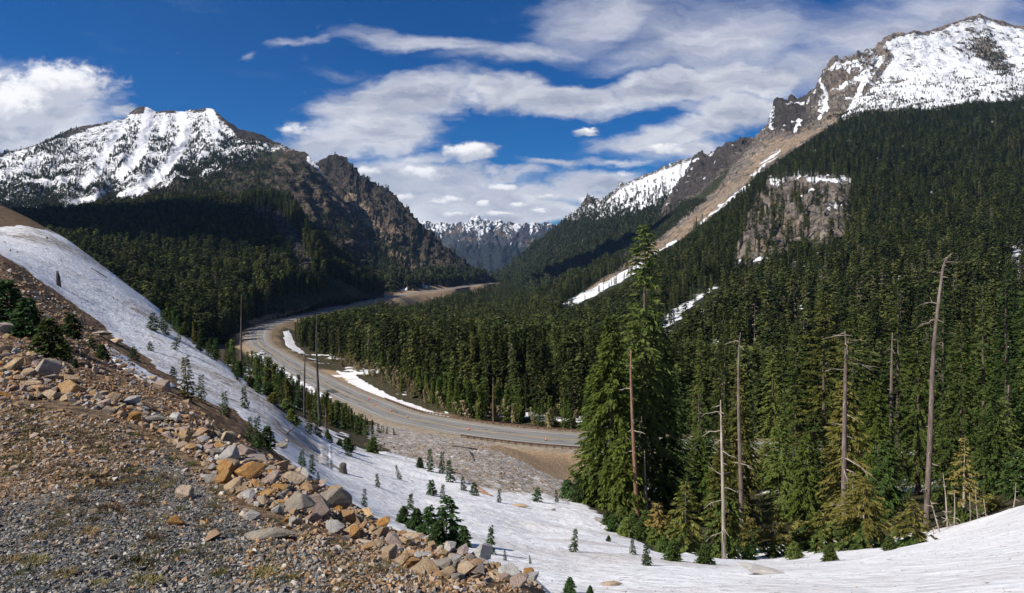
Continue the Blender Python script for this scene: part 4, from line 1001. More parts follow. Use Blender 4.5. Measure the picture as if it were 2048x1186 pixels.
# what the photograph shows clear of trees stays in sight
CHP = [(1122, 618), (1122, 606), (1170, 576), (1230, 540), (1292, 515), (1302, 532), (1265, 556), (1236, 574), (1190, 596), (1140, 620)]
KEEP = [(TALUSP, 1.), (CHP, 1.), (KNOBP, .74), (RXP, .7)]
omap = np.zeros((320, 620)); sel = (py > tree+14) & (sh['m']['snow'] > .5) & onscreen(px, py, 0) & (np.arange(G.shape[0])[:, None] > 5)
np.maximum.at(omap, (np.clip(py[sel]//4, 0, 319).astype(int), np.clip(px[sel]//4, 0, 619).astype(int)), 1.)
dropm = np.zeros(len(i), bool)
for fr in (.35, .65, .95):
    ax, ay = proj(pt[:, 0], pt[:, 1], pt[:, 2]+hh*fr)
    inop = omap[np.clip(ay//4, 0, 319).astype(int), np.clip(ax//4, 0, 619).astype(int)] > 0
    dropm |= inop & (sh['m']['snow'][i, j] < .45) & (r.random(len(i)) < .85)
    for pol, pr in KEEP:
        ins = inpoly(ax, ay, pol) & ~inpoly(px[i, j], py[i, j], pol); dropm |= ins & (r.random(len(i)) < pr)
pt, i, j, hh, kk = pt[~dropm], i[~dropm], j[~dropm], hh[~dropm], kk[~dropm]
print('right', len(i)); add_trees(pt, hh, kk)
# wooded hill
sh = SHEETS['wooded_hill']; px, py, G = sh['px'], sh['py'], sh['G']
n2 = fbm(G[..., 0]*.03, G[..., 1]*.03, G[..., 2]*.03, 3)
dn = (1/19.)*sstep(795, 745, px)*(1-.97*sstep(-10, 4, polydist(px, py, CLIFF)+10*n2))*(1-.5*sstep(-8, 8, polydist(px, py, BANKS[0])+10*n2))
rd_, rz_, rs_ = road_near(G[..., 0], G[..., 1]); dn = dn*(rd_ > 19)*onscreen(px, py)
pt, i, j = scatter(sh, dn, r); hh = np.clip(r.lognormal(2.92, .32, len(i)), 8, 31); kk = kinds(len(i), r); kk[r.random(len(i)) < .03] = 7
print('hill', len(i)); add_trees(pt, hh, kk)
# snowy mountain
sh = SHEETS['snowy_mountain']; px, py, G = sh['px'], sh['py'], sh['G']
n1 = fbm(G[..., 0]*.006, G[..., 1]*.006, G[..., 2]*.006, 4); n2 = fbm(G[..., 0]*.02, G[..., 1]*.02, G[..., 2]*.02, 3)
sd_ = np.full(px.shape, 1e9)
for k, s in enumerate(STREAKS): sd_ = np.minimum(sd_, polydist(px, py, s, False)-(9 if k < 2 else 6 if k < 4 else 4))
sky_ = np.interp(px, [0, 116, 205, 280, 415, 482, 547, 640], [307, 271, 246, 214, 217, 261, 283, 330])
dep = py-sky_
dn = (1/80.)*sstep(-.25, .35, n1+.5*n2)*sstep(0, 60, dep+120*np.clip((180-px)/180, 0, 1))*(1+1.2*sstep(60, 150, dep))
dn = dn+(1/70.)*inpoly(px, py, [(425, 240), (440, 238), (445, 270), (520, 280), (545, 310), (470, 330), (400, 330), (430, 290)])*sstep(-.2, .2, n2)
dn = dn+(1/40.)*sstep(400, 430, py+30*n1)*(px < 560)+(1/28.)*sstep(425, 445, py)*(px < 700)
dn = dn*sstep(-1, 8, sd_)*(1-.88*(px > 540)*(py < 520))*onscreen(px, py)
pt, i, j = scatter(sh, dn, r); hh = r.uniform(5, 12, len(i)); kk = 5.+(r.random(len(i)) < .35)
print('snowy', len(i)); add_trees(pt, hh, kk)
# rocky ridge
sh = SHEETS['rocky_ridge']; px, py, G = sh['px'], sh['py'], sh['G']; m_ = sh['m']
n1 = fbm(G[..., 0]*.006, G[..., 1]*.006, G[..., 2]*.006, 4)
dep = py-np.interp(px, [560, 670, 740, 782, 837, 905, 967], [335, 309, 364, 384, 446, 506, 548])
dn = (1/110.)*sstep(.3, .8, m_['veg'])*sstep(60, 170, dep)+(1/34.)*sstep(535, 565, py+25*n1)*(1-m_['tan'])+(1/1500.)*(dep < 60)
rd_, rz_, rs_ = road_near(G[..., 0], G[..., 1]); dn = dn*(rd_ > 25)*onscreen(px, py)
pt, i, j = scatter(sh, dn, r); hh = r.uniform(9, 18, len(i)); kk = 5.+(r.random(len(i)) < .35)
print('ridge', len(i)); add_trees(pt, hh, kk)
# mountain beyond
sh = SHEETS['valley_side_mountain']; px, py, G = sh['px'], sh['py'], sh['G']; m_ = sh['m']
base = np.interp(px, [1100, 1155, 1178, 1206, 1260, 1300, 1345, 1400], [452, 452, 440, 440, 430, 420, 405, 390])
n1 = fbm(G[..., 0]*.006, G[..., 1]*.006, G[..., 2]*.006, 4)
dn = (1/75.)*sstep(-15, 25, py-base+25*n1)*(1-.8*m_['tan'])+(1/350.)*sstep(-60, -10, py-base)
dn = dn*onscreen(px, py)*(px < 1420)
pt, i, j = scatter(sh, dn, r); hh = r.uniform(11, 19, len(i)); kk = 5.+(r.random(len(i)) < .35)
print('mid', len(i)); add_trees(pt, hh, kk)
# valley floor and the roadside woods
gsh = dict(G=np.stack([gX, gY, gZ], -1)); px, py = gp, HY-F*gZ/gY
INWOOD = [(590, 640), (596, 694), (640, 706), (700, 722), (742, 736), (800, 762), (880, 797), (960, 825), (1050, 843), (1180, 858), (1350, 880), (1700, 900), (1700, 540), (1000, 540), (985, 566), (900, 596), (800, 610), (700, 628), (610, 640)]
n1 = fbm(gX*.02, gY*.02, 3.3, 3)
dn = (1/14.)*np.where(gY > 700, .55, 1.)*np.where(gY > 1500, .5, 1.)*~((gp > 1260)*(gY > 420))*inpoly(gp, py, INWOOD)*(gY > 176)*(rd > 17+8*sstep(600, 900, gY)+6*n1)*(rside > 0)
dn = dn*(1-.8*snow)*np.where(gY < 420, 1-.999*sstep(.5, .9, tan), 1)
dn = dn+(1/40.)*(gY > 900)*(rside < 0)*(rd > 22)*(1-tan)*(px > 450)
dn = dn*onscreen(px, py)
pt, i, j = scatter(gsh, dn, r, 1); hh = np.clip(r.lognormal(2.9, .28, len(i)), 9, 28)*np.where(rd[i, j] < 30, .6, 1.)
# the road and its tan embankment stay in sight above the tree tops
ENV = np.array([(560, 700), (578, 655), (600, 637), (640, 632), (690, 621), (740, 612), (765, 604), (800, 612), (830, 610), (870, 598), (900, 590), (940, 580), (975, 571), (1000, 568), (1010, 400)])
tpx, tpy = proj(pt[:, 0], pt[:, 1], pt[:, 2]); envy = np.interp(tpx, ENV[:, 0], ENV[:, 1], left=-1e3, right=-1e3)+r.normal(2, 3, len(tpx))
hmax = (tpy-envy)/F*pt[:, 1]; hh = np.minimum(hh, hmax); ok = hh > 5; pt, i, j, hh = pt[ok], i[ok], j[ok], hh[ok]
kk = kinds(len(i), r, (.27, .26, .14, .26, .07)); kk[r.random(len(i)) < .04] = 7
print('floor', len(i)); add_trees(pt, hh, kk)
T = np.concatenate(TREES); print('trees', len(T))

# ---- which of them show largest: those become trees of their own, the rest is the far wood
sight = [gBVH]
for nm in ('forested_mountainside', 'wooded_hill'):
    s = SHEETS[nm]; sight.append(BVHTree.FromPolygons([Vector(v) for v in s['V'].tolist()], s['F'].tolist()))
app = T[:, 3]*F/T[:, 1]; kx, ky = proj(T[:, 0], T[:, 1], T[:, 2]+T[:, 3]*.6)
order = np.argsort(-app); chosen = []; screen = {}
for q in order:
    if len(chosen) >= 200: break
    if not (0 < kx[q] < 2048 and T[q, 4] < 5): continue
    if 1180 < kx[q] < 2048 and T[q, 1] < 300 and ky[q] > 760: continue      # behind the tall trees in front
    p = Vector(T[q, :3])+Vector((0, 0, T[q, 3]*.7)); L = p.length; dr = p.normalized()
    if any((h := b.ray_cast(Vector((0, 0, 0)), dr, L-2))[0] is not None for b in sight): continue
    c = (int(kx[q]//6), int(ky[q]//24))                                     # not behind one already chosen
    if screen.get(c, 0) >= 1: continue
    screen[c] = screen.get(c, 0)+1; chosen.append(q)
chosen = np.array(chosen); keep = np.ones(len(T), bool); keep[chosen] = False
print('chosen reach', T[chosen, 1].max(), app[chosen].min())
def tree_copy(name, label, cat, group, kind, loc, h, rz, wide=1., bank=None, mats=None):
    tm, cm = (bank or NEAR)[kind]
    e = bpy.data.objects.new(name, None); COL.objects.link(e); e.location = loc; e.rotation_euler = (0, 0, rz); e.scale = (h*wide, h*wide, h)
    e.empty_display_size = .1
    tag(e, label, cat, group)
    for nm, me in (('trunk', tm), ('crown', cm)):
        o = bpy.data.objects.new(nm, me); COL.objects.link(o); o.parent = e
        if mats and mats.get(nm):
            o.material_slots[0].link = 'OBJECT'; o.material_slots[0].material = mats[nm]
    return e
for q in chosen:
    x, y, z, h, k = T[q]; px_, py_ = proj(x, y, z)
    right = any(False for _ in ())
    if px_ < 760 and y < 480: lab, grp = 'dark conifer in the wood on the inner side of the road bend', 'conifers inside the road bend'
    elif py_ > 770 and px_ < 1190: lab, grp = 'slim green conifer in the first rows behind the far guardrail', 'conifers behind the far guardrail'
    elif px_ < 1190: lab, grp = 'dark conifer of the valley floor wood beyond the roadside rows', 'conifers of the valley floor'
    else: lab, grp = 'conifer on the lower mountainside above the tall dying trees', 'conifers low on the big mountainside'
    tree_copy('conifer', lab, 'tree', grp, int(k), (x, y, z), h, r.uniform(0, 6.28), r.uniform(.75, 1.05))

def instance_mesh(name, pts, sc, rot, idx, coll, label, cat, mat=None):
    me = bpy.data.meshes.new(name); me.vertices.add(len(pts)); me.vertices.foreach_set('co', np.asarray(pts, np.float32).ravel())
    for nm, typ, arr, key in (('sc', 'FLOAT_VECTOR', sc, 'vector'), ('rt', 'FLOAT_VECTOR', rot, 'vector'), ('kind', 'INT', idx, 'value')):
        a = me.attributes.new(nm, typ, 'POINT'); a.data.foreach_set(key, np.asarray(arr, np.int32 if typ == 'INT' else np.float32).ravel())
    o = link(name, me); tag(o, label, cat, kind='stuff')
    ng = bpy.data.node_groups.new(name, 'GeometryNodeTree')
    ng.interface.new_socket('Geometry', in_out='INPUT', socket_type='NodeSocketGeometry'); ng.interface.new_socket('Geometry', in_out='OUTPUT', socket_type='NodeSocketGeometry')
    n = ng.nodes; gi = n.new('NodeGroupInput'); gout = n.new('NodeGroupOutput')
    ci = n.new('GeometryNodeCollectionInfo'); ci.inputs['Collection'].default_value = coll
    ci.inputs['Separate Children'].default_value = True; ci.inputs['Reset Children'].default_value = True
    ip = n.new('GeometryNodeInstanceOnPoints'); ip.inputs['Pick Instance'].default_value = True
    def at(nm, typ):
        a = n.new('GeometryNodeInputNamedAttribute'); a.data_type = typ; a.inputs[0].default_value = nm; return a.outputs[0]
    e2r = n.new('FunctionNodeEulerToRotation')
    l = ng.links
    l.new(gi.outputs[0], ip.inputs['Points']); l.new(ci.outputs[0], ip.inputs['Instance']); l.new(at('kind', 'INT'), ip.inputs['Instance Index'])
    l.new(at('rt', 'FLOAT_VECTOR'), e2r.inputs[0]); l.new(e2r.outputs[0], ip.inputs['Rotation']); l.new(at('sc', 'FLOAT_VECTOR'), ip.inputs['Scale'])
    l.new(ip.outputs[0], gout.inputs[0])
    md = o.modifiers.new('instances', 'NODES'); md.node_group = ng
    return o
TT = T[keep]; n = len(TT); w = r.uniform(.75, 1.15, n)
instance_mesh('conifer_forest', TT[:, :3], np.stack([TT[:, 3]*w, TT[:, 3]*w, TT[:, 3]], 1),
              np.stack([r.normal(0, .02, n), r.normal(0, .02, n), r.uniform(0, 6.28, n)], 1), TT[:, 4], KINDS_FAR,
              'dark conifer forest covering the valley and mountainsides', 'forest')
# ---------------------------------------------------------------- the road
def ribbon(name, offs, lift, mat, i0=0, i1=None, crown_=.0):
    i1 = i1 or len(RC); C = RC[i0:i1]; N = RN[i0:i1]; V = []; uv = []
    s = np.concatenate([[0], np.cumsum(np.linalg.norm(np.diff(C, axis=0), axis=1))])
    for k in range(len(C)):
        for o, dz in offs:
            p = C[k]+N[k]*o; V.append((p[0], p[1], C[k][2]+dz+lift)); uv.append((s[k]/3000., o/40.+.5, 0, 1))
    nc = len(offs); Fq = grid_faces(len(C), nc)
    V = np.array(V); a = V[Fq[:, 1]]-V[Fq[:, 0]]; b = V[Fq[:, 2]]-V[Fq[:, 0]]
    if np.cross(a, b)[:, 2].mean() < 0: Fq = Fq[:, ::-1]
    me = mesh_np(name, V, Fq); set_attr(me, 'along', np.array(uv)); o = link(name, me, mat)
    return o, V, Fq
def mat_asphalt():
    m, nt, bs = mat_new('asphalt')
    at = nt.new('ShaderNodeAttribute', attribute_name='along'); sp = nt.new('ShaderNodeSeparateColor'); nt.put(sp.inputs[0], at.outputs['Color'])
    s = nt.math('MULTIPLY', sp.outputs[0], 3000.); o = nt.math('MULTIPLY', nt.math('SUBTRACT', sp.outputs[1], .5), 40.)
    c = nt.new('ShaderNodeCombineXYZ'); nt.put(c.inputs[0], s); nt.put(c.inputs[1], o); v = c.outputs[0]
    n1 = nt.noise(nt.vmath('MULTIPLY', v, (.05, .9, 1)), 1., 6, .6); n2 = nt.noise(nt.vmath('MULTIPLY', v, (.4, .8, 1)), 1., 5, .6); n3 = nt.noise(nt.pos(), 8, 4, .6)
    col = nt.mix(nt.ss(.38, .66, n1), (.235, .225, .21), (.16, .155, .15))
    col = nt.mix(nt.math('MULTIPLY', nt.ss(.5, .7, n3), .35), col, (.11, .105, .10))
    # tar seams along the lanes
    lane = nt.math('ABSOLUTE', nt.math('SUBTRACT', nt.math('ABSOLUTE', nt.math('ADD', o, nt.math('MULTIPLY', nt.math('SUBTRACT', n2, .5), 1.6))), 1.7))
    tar = nt.math('MULTIPLY', nt.ss(.55, .15, lane), nt.ss(.50, .62, nt.noise(nt.vmath('MULTIPLY', v, (.06, .2, 1)), 1., 4, .6)))
    near = nt.ss(140, 90, s)
    col = nt.mix(nt.math('MULTIPLY', tar, .8), col, (.04, .04, .042))
    patch = nt.math('MULTIPLY', nt.math('LESS_THAN', nt.math('ABSOLUTE', nt.math('SUBTRACT', s, PATCH_S)), 5.), nt.math('LESS_THAN', nt.math('ABSOLUTE', nt.math('ADD', o, 3.0)), 2.2))
    col = nt.mix(patch, col, (.07, .068, .066))
    col = nt.mix(nt.ss(4.9, 5.7, nt.math('ABSOLUTE', nt.math('ADD', o, nt.math('MULTIPLY', nt.math('SUBTRACT', n2, .5), 1.2)))), col, (.27, .235, .19))
    nt.put(bs.inputs['Base Color'], col); nt.put(bs.inputs['Normal'], nt.bump(n3, .2, .02)); bs.inputs['Roughness'].default_value = .85
    return m
_s = np.concatenate([[0], np.cumsum(np.linalg.norm(np.diff(RC, axis=0), axis=1))])
_pp = proj(RC[:, 0], RC[:, 1], RC[:, 2])
PATCH_S = float(_s[np.argmin(np.abs(_pp[0]-676)+np.abs(_pp[1]-782))])
def mat_shoulder():
    m, nt, bs = mat_new('gravel_verge'); v = nt.pos()
    n = nt.noise(v, .5, 6, .65); n2 = nt.noise(v, 5, 5, .65)
    col = nt.mix(nt.ss(.35, .65, n), (.20, .16, .12), (.30, .245, .185)); col = nt.mix(nt.ss(.5, .72, n2), col, (.17, .14, .11))
    nt.put(bs.inputs['Base Color'], col); nt.put(bs.inputs['Normal'], nt.bump(n2, .7, .15)); return m
_so, _sV, _sF = ribbon('road_shoulder', [(-14, -2.2), (-9.6, -.55), (-8.4, -.13), (-6, -.08), (0, -.06), (6, -.08), (8.4, -.13), (9.6, -.55), (14, -2.2)], 0, mat_shoulder())
tag(_so, 'tan gravel verge on both sides of the mountain road', 'road verge', kind='structure')
_ro, _rV, _rF = ribbon('road', [(-6.1, -.03), (-3, 0), (0, .03), (3, 0), (6.1, -.03)], .02, mat_asphalt())
tag(_ro, 'grey two-lane mountain road curving down the valley', 'road', kind='structure')
ROADBVH = BVHTree.FromPolygons([Vector(v) for v in _rV.tolist()], _rF.tolist())
M_WHITE = simple_mat('white_line_paint', (.55, .54, .51), (.42, .41, .38), 1.5)
M_YLINE = simple_mat('yellow_line_paint', (.50, .32, .06), (.36, .25, .08), 1.5)
for nm, o, w, mt, lab in (('edge_line', -4.5, .11, M_WHITE, 'white edge line on the outer side of the road'), ('edge_line', 4.5, .11, M_WHITE, 'white edge line on the inner side of the road')):
    e, _, _ = ribbon(nm, [(o-w, 0), (o+w, 0)], .026, mt); tag(e, lab, 'road marking', kind='structure')
e, _, _ = ribbon('centre_line', [(-.18, .03), (.18, .03)], .030, M_YLINE); tag(e, 'yellow centre line of the mountain road', 'road marking', kind='structure')

def road_hit(px, py):
    h = ROADBVH.ray_cast(Vector((0, 0, 0)), P(px, py, 1.).normalized())
    return h[0]

# ---------------------------------------------------------------- guardrails
M_RUST = simple_mat('weathered_rail_steel', (.075, .042, .028), (.15, .085, .055), 3., .8, .3, 12)
M_POST = simple_mat('old_timber_post', (.10, .075, .055), (.19, .15, .115), 4., .9, .3, 10)
def box_vf(c, sx, sy, sz, rz=0):
    V = []; cz, s_ = math.cos(rz), math.sin(rz)
    for x in (-1, 1):
        for y in (-1, 1):
            for z in (-1, 1):
                X, Y = x*sx/2, y*sy/2; V.append((c[0]+X*cz-Y*s_, c[1]+X*s_+Y*cz, c[2]+z*sz/2))
    return V, [(0, 1, 3, 2), (4, 6, 7, 5), (0, 4, 5, 1), (2, 3, 7, 6), (0, 2, 6, 4), (1, 5, 7, 3)]
def guardrail(label, off, pxa, pxb, face):
    idx = [k for k in range(len(RC)) if pxa <= _pp[0][k] <= pxb and RC[k][1] < 330]
    C = RC[idx]+RN[idx]*off; C[:, 2] = RC[idx][:, 2]-.12
    d = np.concatenate([[0], np.cumsum(np.linalg.norm(np.diff(C, axis=0), axis=1))]); Ltot = d[-1]
    org = C[len(C)//2].copy()
    e = bpy.data.objects.new('guardrail', None); COL.objects.link(e); e.location = org; tag(e, label, 'guardrail')
    prof = [(0, .42), (.03, .46), (.08, .52), (.03, .58), (.03, .62), (.08, .68), (.03, .75), (0, .78)]
    n = int(Ltot/2.); ss_ = np.linspace(0, Ltot, n*2+1); V = []
    pt = lambda s: np.array([np.interp(s, d, C[:, k]) for k in range(3)])
    for s in ss_:
        a = pt(s); b = pt(min(s+.5, Ltot)); a0 = pt(max(s-.5, 0)); t = b-a0; t /= np.linalg.norm(t); nn = np.array([t[1], -t[0], 0])*face
        for (o, h) in prof: V.append(a+nn*(o+.16)+np.array([0, 0, h])-org)
    me = mesh_np('rail', np.array(V), grid_faces(len(ss_), len(prof)), smooth=False); ro = link('rail', me, M_RUST, e)
    sol = ro.modifiers.new('thickness', 'SOLIDIFY'); sol.thickness = .02
    pm = None
    for k in range(n+1):
        a = pt(k*Ltot/n)-org
        if pm is None:
            v1, f1 = box_vf((0, 0, .2), .22, .22, 1.2); v2, f2 = tube([(0, 0, .8), (0, 0, .84)], [.15, .10], 6); pm = mesh_np('post', *merge([(v1, f1), (v2, f2)]), smooth=False); pm.materials.append(M_POST)
        o = bpy.data.objects.new('post', pm); COL.objects.link(o); o.parent = e; o.location = a; o.rotation_euler = (R(random.uniform(-2, 2)), R(random.uniform(-2, 2)), random.uniform(-.1, .1))
    return e
guardrail('weathered brown guardrail on the near edge of the road above the tan bank', -7.2, 948, 1420, 1)
guardrail('long rusty guardrail along the far edge of the road below the forest', 7.6, 728, 1400, -1)

# ---------------------------------------------------------------- traffic cones
M_ORANGE = simple_mat('cone_orange', (.75, .085, .035), (.62, .07, .03), 6, .6)
M_BAND = simple_mat('cone_band', (.75, .75, .74), None, 6, .5)
M_BLACK = simple_mat('black_rubber', (.02, .02, .02), (.035, .035, .035), 6, .8)
def lathe(prof, sides=14):
    V = []; Fc = []
    for r_, z in prof:
        for k in range(sides): a = 2*math.pi*k/sides; V.append((r_*math.cos(a), r_*math.sin(a), z))
    for i in range(len(prof)-1):
        for k in range(sides): Fc.append((i*sides+k, i*sides+(k+1) % sides, (i+1)*sides+(k+1) % sides, (i+1)*sides+k))
    Fc.append(tuple(range(sides))[::-1]); Fc.append(tuple((len(prof)-1)*sides+k for k in range(sides)))
    return V, Fc
cbody = mesh_np('cone', *lathe([(.21, .05), (.175, .30), (.17, .30), (.12, .55), (.115, .55), (.06, .93), (.045, .95)])); cbody.materials.append(M_ORANGE)
cband = mesh_np('reflective_band', *lathe([(.168, .36), (.148, .48)])); cband.materials.append(M_BAND)
cbase = mesh_np('base', *merge([box_vf((0, 0, .025), .5, .5, .05)]), smooth=False); cbase.materials.append(M_BLACK)
CONES = [(1092, 881, 'traffic cone closest to the big hemlock, alone by the near guardrail'), (938, 860, 'traffic cone in mid road where the near guardrail begins'), (815, 835, 'orange traffic cone on the yellow line, last before the long gap'),
         (782, 823, 'orange traffic cone on the centre line, third counting from the bend'), (749, 811, 'small orange traffic cone, second counting from the bend'), (737, 800, 'small orange traffic cone, first below the bend')]
for px, py, lab in CONES:
    p = road_hit(px, py); e = bpy.data.objects.new('traffic_cone', None); COL.objects.link(e); e.location = p; e.rotation_euler = (0, 0, random.random()); e.scale = (1.05,)*3
    tag(e, lab, 'traffic cone', 'orange cones along the centre of the road')
    for nm, me in (('cone', cbody), ('reflective_band', cband), ('base', cbase)):
        o = bpy.data.objects.new(nm, me); COL.objects.link(o); o.parent = e

# ---------------------------------------------------------------- the car
M_CARW = simple_mat('white_car_paint', (.78, .78, .77), None, 3, .3, spec=.5)
M_GLASS = simple_mat('dark_car_glass', (.02, .024, .028), None, 3, .1, spec=.6)
M_RIM = simple_mat('wheel_alloy', (.4, .4, .4), None, 3, .4, metal=.8)
M_LAMP = simple_mat('lamp_lens', (.7, .7, .68), None, 3, .2, spec=.6)
M_RED = simple_mat('red_lens', (.4, .02, .02), None, 3, .3)
def loft_x(secs):
    """secs: list of (x, [(y,z)...]) closed rings -> mesh"""
    V = []; Fc = []; n = len(secs[0][1])
    for x, ring in secs: V += [(x, y, z) for y, z in ring]
    for i in range(len(secs)-1):
        for k in range(n): Fc.append((i*n+k, i*n+(k+1) % n, (i+1)*n+(k+1) % n, (i+1)*n+k))
    Fc.append(tuple(range(n))[::-1]); Fc.append(tuple((len(secs)-1)*n+k for k in range(n)))
    return V, Fc
def ring(w, z0, z1, wt=None):
    wt = wt or w*.93
    return [(-w*.92, z0), (w*.92, z0), (w, z0+(z1-z0)*.25), (w, z0+(z1-z0)*.6), (wt, z1*.97), (wt*.8, z1), (-wt*.8, z1), (-wt, z1*.97), (-w, z0+(z1-z0)*.6), (-w, z0+(z1-z0)*.25)]
def cabin(w0, z0, w1, z1): return [(-w0, z0), (w0, z0), (w1, z1*.97), (w1*.85, z1), (-w1*.85, z1), (-w1, z1*.97)]
def make_car(loc, rz):
    e = bpy.data.objects.new('car', None); COL.objects.link(e); e.location = loc; e.rotation_euler = (0, 0, rz); e.scale = (1.12,)*3
    tag(e, 'small white car coming round the far road bend', 'car')
    bv = loft_x([(-2.25, ring(.78, .42, .86)), (-2.15, ring(.86, .30, .98)), (-1.4, ring(.90, .26, 1.02)), (0, ring(.91, .25, 1.0)), (1.1, ring(.90, .26, .97)), (1.9, ring(.86, .28, .86)), (2.2, ring(.76, .36, .74))])
    b = link('body', mesh_np('body', *bv), M_CARW, e); md = b.modifiers.new('bevel', 'BEVEL'); md.width = .04; md.segments = 2
    link('roof', mesh_np('roof', *loft_x([(-1.75, cabin(.66, 1.42, .62, 1.46)), (-1.2, cabin(.68, 1.44, .62, 1.50)), (.1, cabin(.67, 1.43, .61, 1.49)), (.4, cabin(.66, 1.40, .6, 1.44))])), M_CARW, e)
    link('window', mesh_np('window', *loft_x([(-2.1, cabin(.80, .97, .74, 1.0)), (-1.75, cabin(.82, .99, .655, 1.43)), (-1.2, cabin(.83, 1.0, .675, 1.455)), (.1, cabin(.83, 1.0, .665, 1.445)), (.42, cabin(.83, .98, .65, 1.405)), (1.1, cabin(.80, .93, .74, .975))])), M_GLASS, e)
    for x in (-1.35, 1.38):
        for s in (-1, 1):
            w = tube([(x, s*.70, .33), (x, s*.915, .33)], [.33, .33], 18); wo = link('wheel', mesh_np('wheel', *w), M_BLACK, e)
            link('rim', mesh_np('rim', *tube([(x, s*.9, .33), (x, s*.93, .33)], [.2, .19], 12)), M_RIM, wo)
    for s in (-1, 1):
        link('headlight', mesh_np('headlight', *box_vf((2.1, s*.62, .68), .16, .3, .14)), M_LAMP, e)
        link('tail_light', mesh_np('tail_light', *box_vf((-2.2, s*.66, .82), .12, .2, .18)), M_RED, e)
p = road_hit(525, 708)
k = int(np.argmin(np.linalg.norm(RC-np.array(p), axis=1))); t = -RT[k]
make_car(p+Vector((0, 0, .02)), math.atan2(t[1], t[0]))

# ---------------------------------------------------------------- ploughed snow along the near edge of the road
bi = [k for k in range(len(RC)) if 540 <= _pp[0][k] <= 700 and 235 < RC[k][1] < 420]
prof_ = [(-6.5, -.05), (-7.0, .45), (-7.9, 1.0), (-9.2, 1.15), (-10.6, .7), (-12.0, -.3), (-13.4, -2.4)]
V = []
for q_, k in enumerate(bi):
    f_ = q_/(len(bi)-1); tp = min(1, 5*f_, 5*(1-f_))**.6
    for o_, h_ in prof_:
        w_ = gnoise(np.array([k*.7]), np.array([o_*.5]), np.array([2.2]))[0]
        p_ = RC[k]+RN[k]*(o_*1.0+.5*w_-(1-tp)*1.0*(o_ < -7)*0); V.append((p_[0], p_[1], RC[k][2]+.04+(h_*(.75+.8*w_) if h_ > 0 else h_)*(tp if h_ > 0 else 1)))
sm_, sn_, sb_ = mat_new('ploughed_snow'); sv_ = sn_.pos()
sn_.put(sb_.inputs['Base Color'], sn_.mix(sn_.ss(.5, .66, sn_.noise(sv_, .9, 6, .7)), (.80, .80, .81), (.42, .37, .32))); sn_.put(sb_.inputs['Normal'], sn_.bump(sn_.noise(sv_, 1.6, 5, .65), .7, .4))
Vb = np.array(V); Fb = grid_faces(len(bi), len(prof_)); a_b = Vb[Fb[:, 1]]-Vb[Fb[:, 0]]; b_b = Vb[Fb[:, 2]]-Vb[Fb[:, 0]]
if np.cross(a_b, b_b)[:, 2].mean() < 0: Fb = Fb[:, ::-1]
tag(link('snow_bank', mesh_np('snow_bank', Vb, Fb), sm_), 'low bank of ploughed snow along the near edge of the road below the bend', 'snow bank', kind='structure')
# ---------------------------------------------------------------- tall trees in front, snags, saplings
M_OLIVE = mat_foliage('olive_needles', (.050, .058, .014), (.115, .115, .026), (.16, .13, .035), rand=.15)
M_MIDG = mat_foliage('mid_green_needles', (.034, .054, .013), (.10, .135, .030), (.13, .145, .034), rand=.2)
def on_ground(px, Y, sink=0.):
    X = (px-CX)/F*Y; z = ground_z(X, Y); return Vector((X, Y, z-sink))
def top_h(base, pytop): return (HY-pytop)/F*base.y-base.z
def make_tree(name, label, cat, base, H, rpx, seed, mat, bark, z0=.06, nb=150, leaf=.3, group=None, prof=None, gaps=None, low=-20, top=30, r0=None, lean=(0, 0), sag=.28, dens=1.25, skirt=None, wid=.19):
    rm = rpx*1.15/F*base.y
    e = bpy.data.objects.new(name, None); COL.objects.link(e); e.location = base; e.rotation_euler = (0, 0, (seed*1.7) % 6.28); tag(e, label, cat, group)
    nb = int(nb*1.75); leaf = leaf*.8
    r0 = r0 or H*.0125+.04
    p, rd = trunk_pts(H, r0, seed, lean, wob=.004, n=14, top=.05); link('trunk', mesh_np('trunk', *tube(p, rd, 9)), bark, e)
    cv, cf = crown(H, z0*H, rm, nb, seed, leaf=leaf, dens=dens, prof=prof, low=low, top=top, sag=sag, gaps=gaps, wid=wid)
    link('crown', mesh_np('crown', cv, cf, smooth=False), mat, e)
    if skirt:
        sm, zz, sr = skirt
        cv, cf = crown(H*zz, .02*H, sr/F*base.y, int(nb*.6), seed+9, leaf=leaf, dens=dens, low=-15, top=-5, sag=.3, prof=lambda t: 1-.35*t)
        link('lower_branches', mesh_np('lower_branches', cv, cf, smooth=False), sm, e)
    return e
def full(t): return (1-t)**.62*(.75+.25*min(1, t*4+.2))
def spire(t): return (1-t)**.9*(.7+.3*min(1, t*4))
def oldtop(t): return .48+.52*max(0, (.62-t)/.62)**.5 if t < .62 else .55*(1-((t-.62)/.38)**3)+.03

def hero(px, Y, ptop, rpx, lab, seed, mat, bark=None, **k):
    b = on_ground(px, Y, .15); return make_tree(k.pop('name', 'conifer'), lab, 'tree', b, top_h(b, ptop), rpx, seed, mat, bark or M_BARK, **k)
hero(1288, 64, 450, 66, 'tallest conifer, its thin top rising above the talus chute, with a bare stretch of trunk', 101, M_FIR, M_BARK, nb=230, leaf=.5, prof=oldtop, gaps=[(.71, .79, .75), (.80, .86, .2)], low=-25)
hero(1222, 60, 632, 66, 'bright green hemlock at the snow edge, just left of the tallest conifer', 102, M_BRIGHT, nb=260, leaf=.45, prof=full, name='hemlock')
hero(1186, 63, 735, 42, 'shorter bright hemlock on the very left edge of the big trees, next to the road', 103, M_BRIGHT, nb=170, leaf=.42, prof=full, name='hemlock')
hero(1250, 57, 860, 45, 'low bright hemlock in front of the reddish dead trunk', 117, M_BRIGHT, nb=120, leaf=.4, prof=full, name='hemlock')
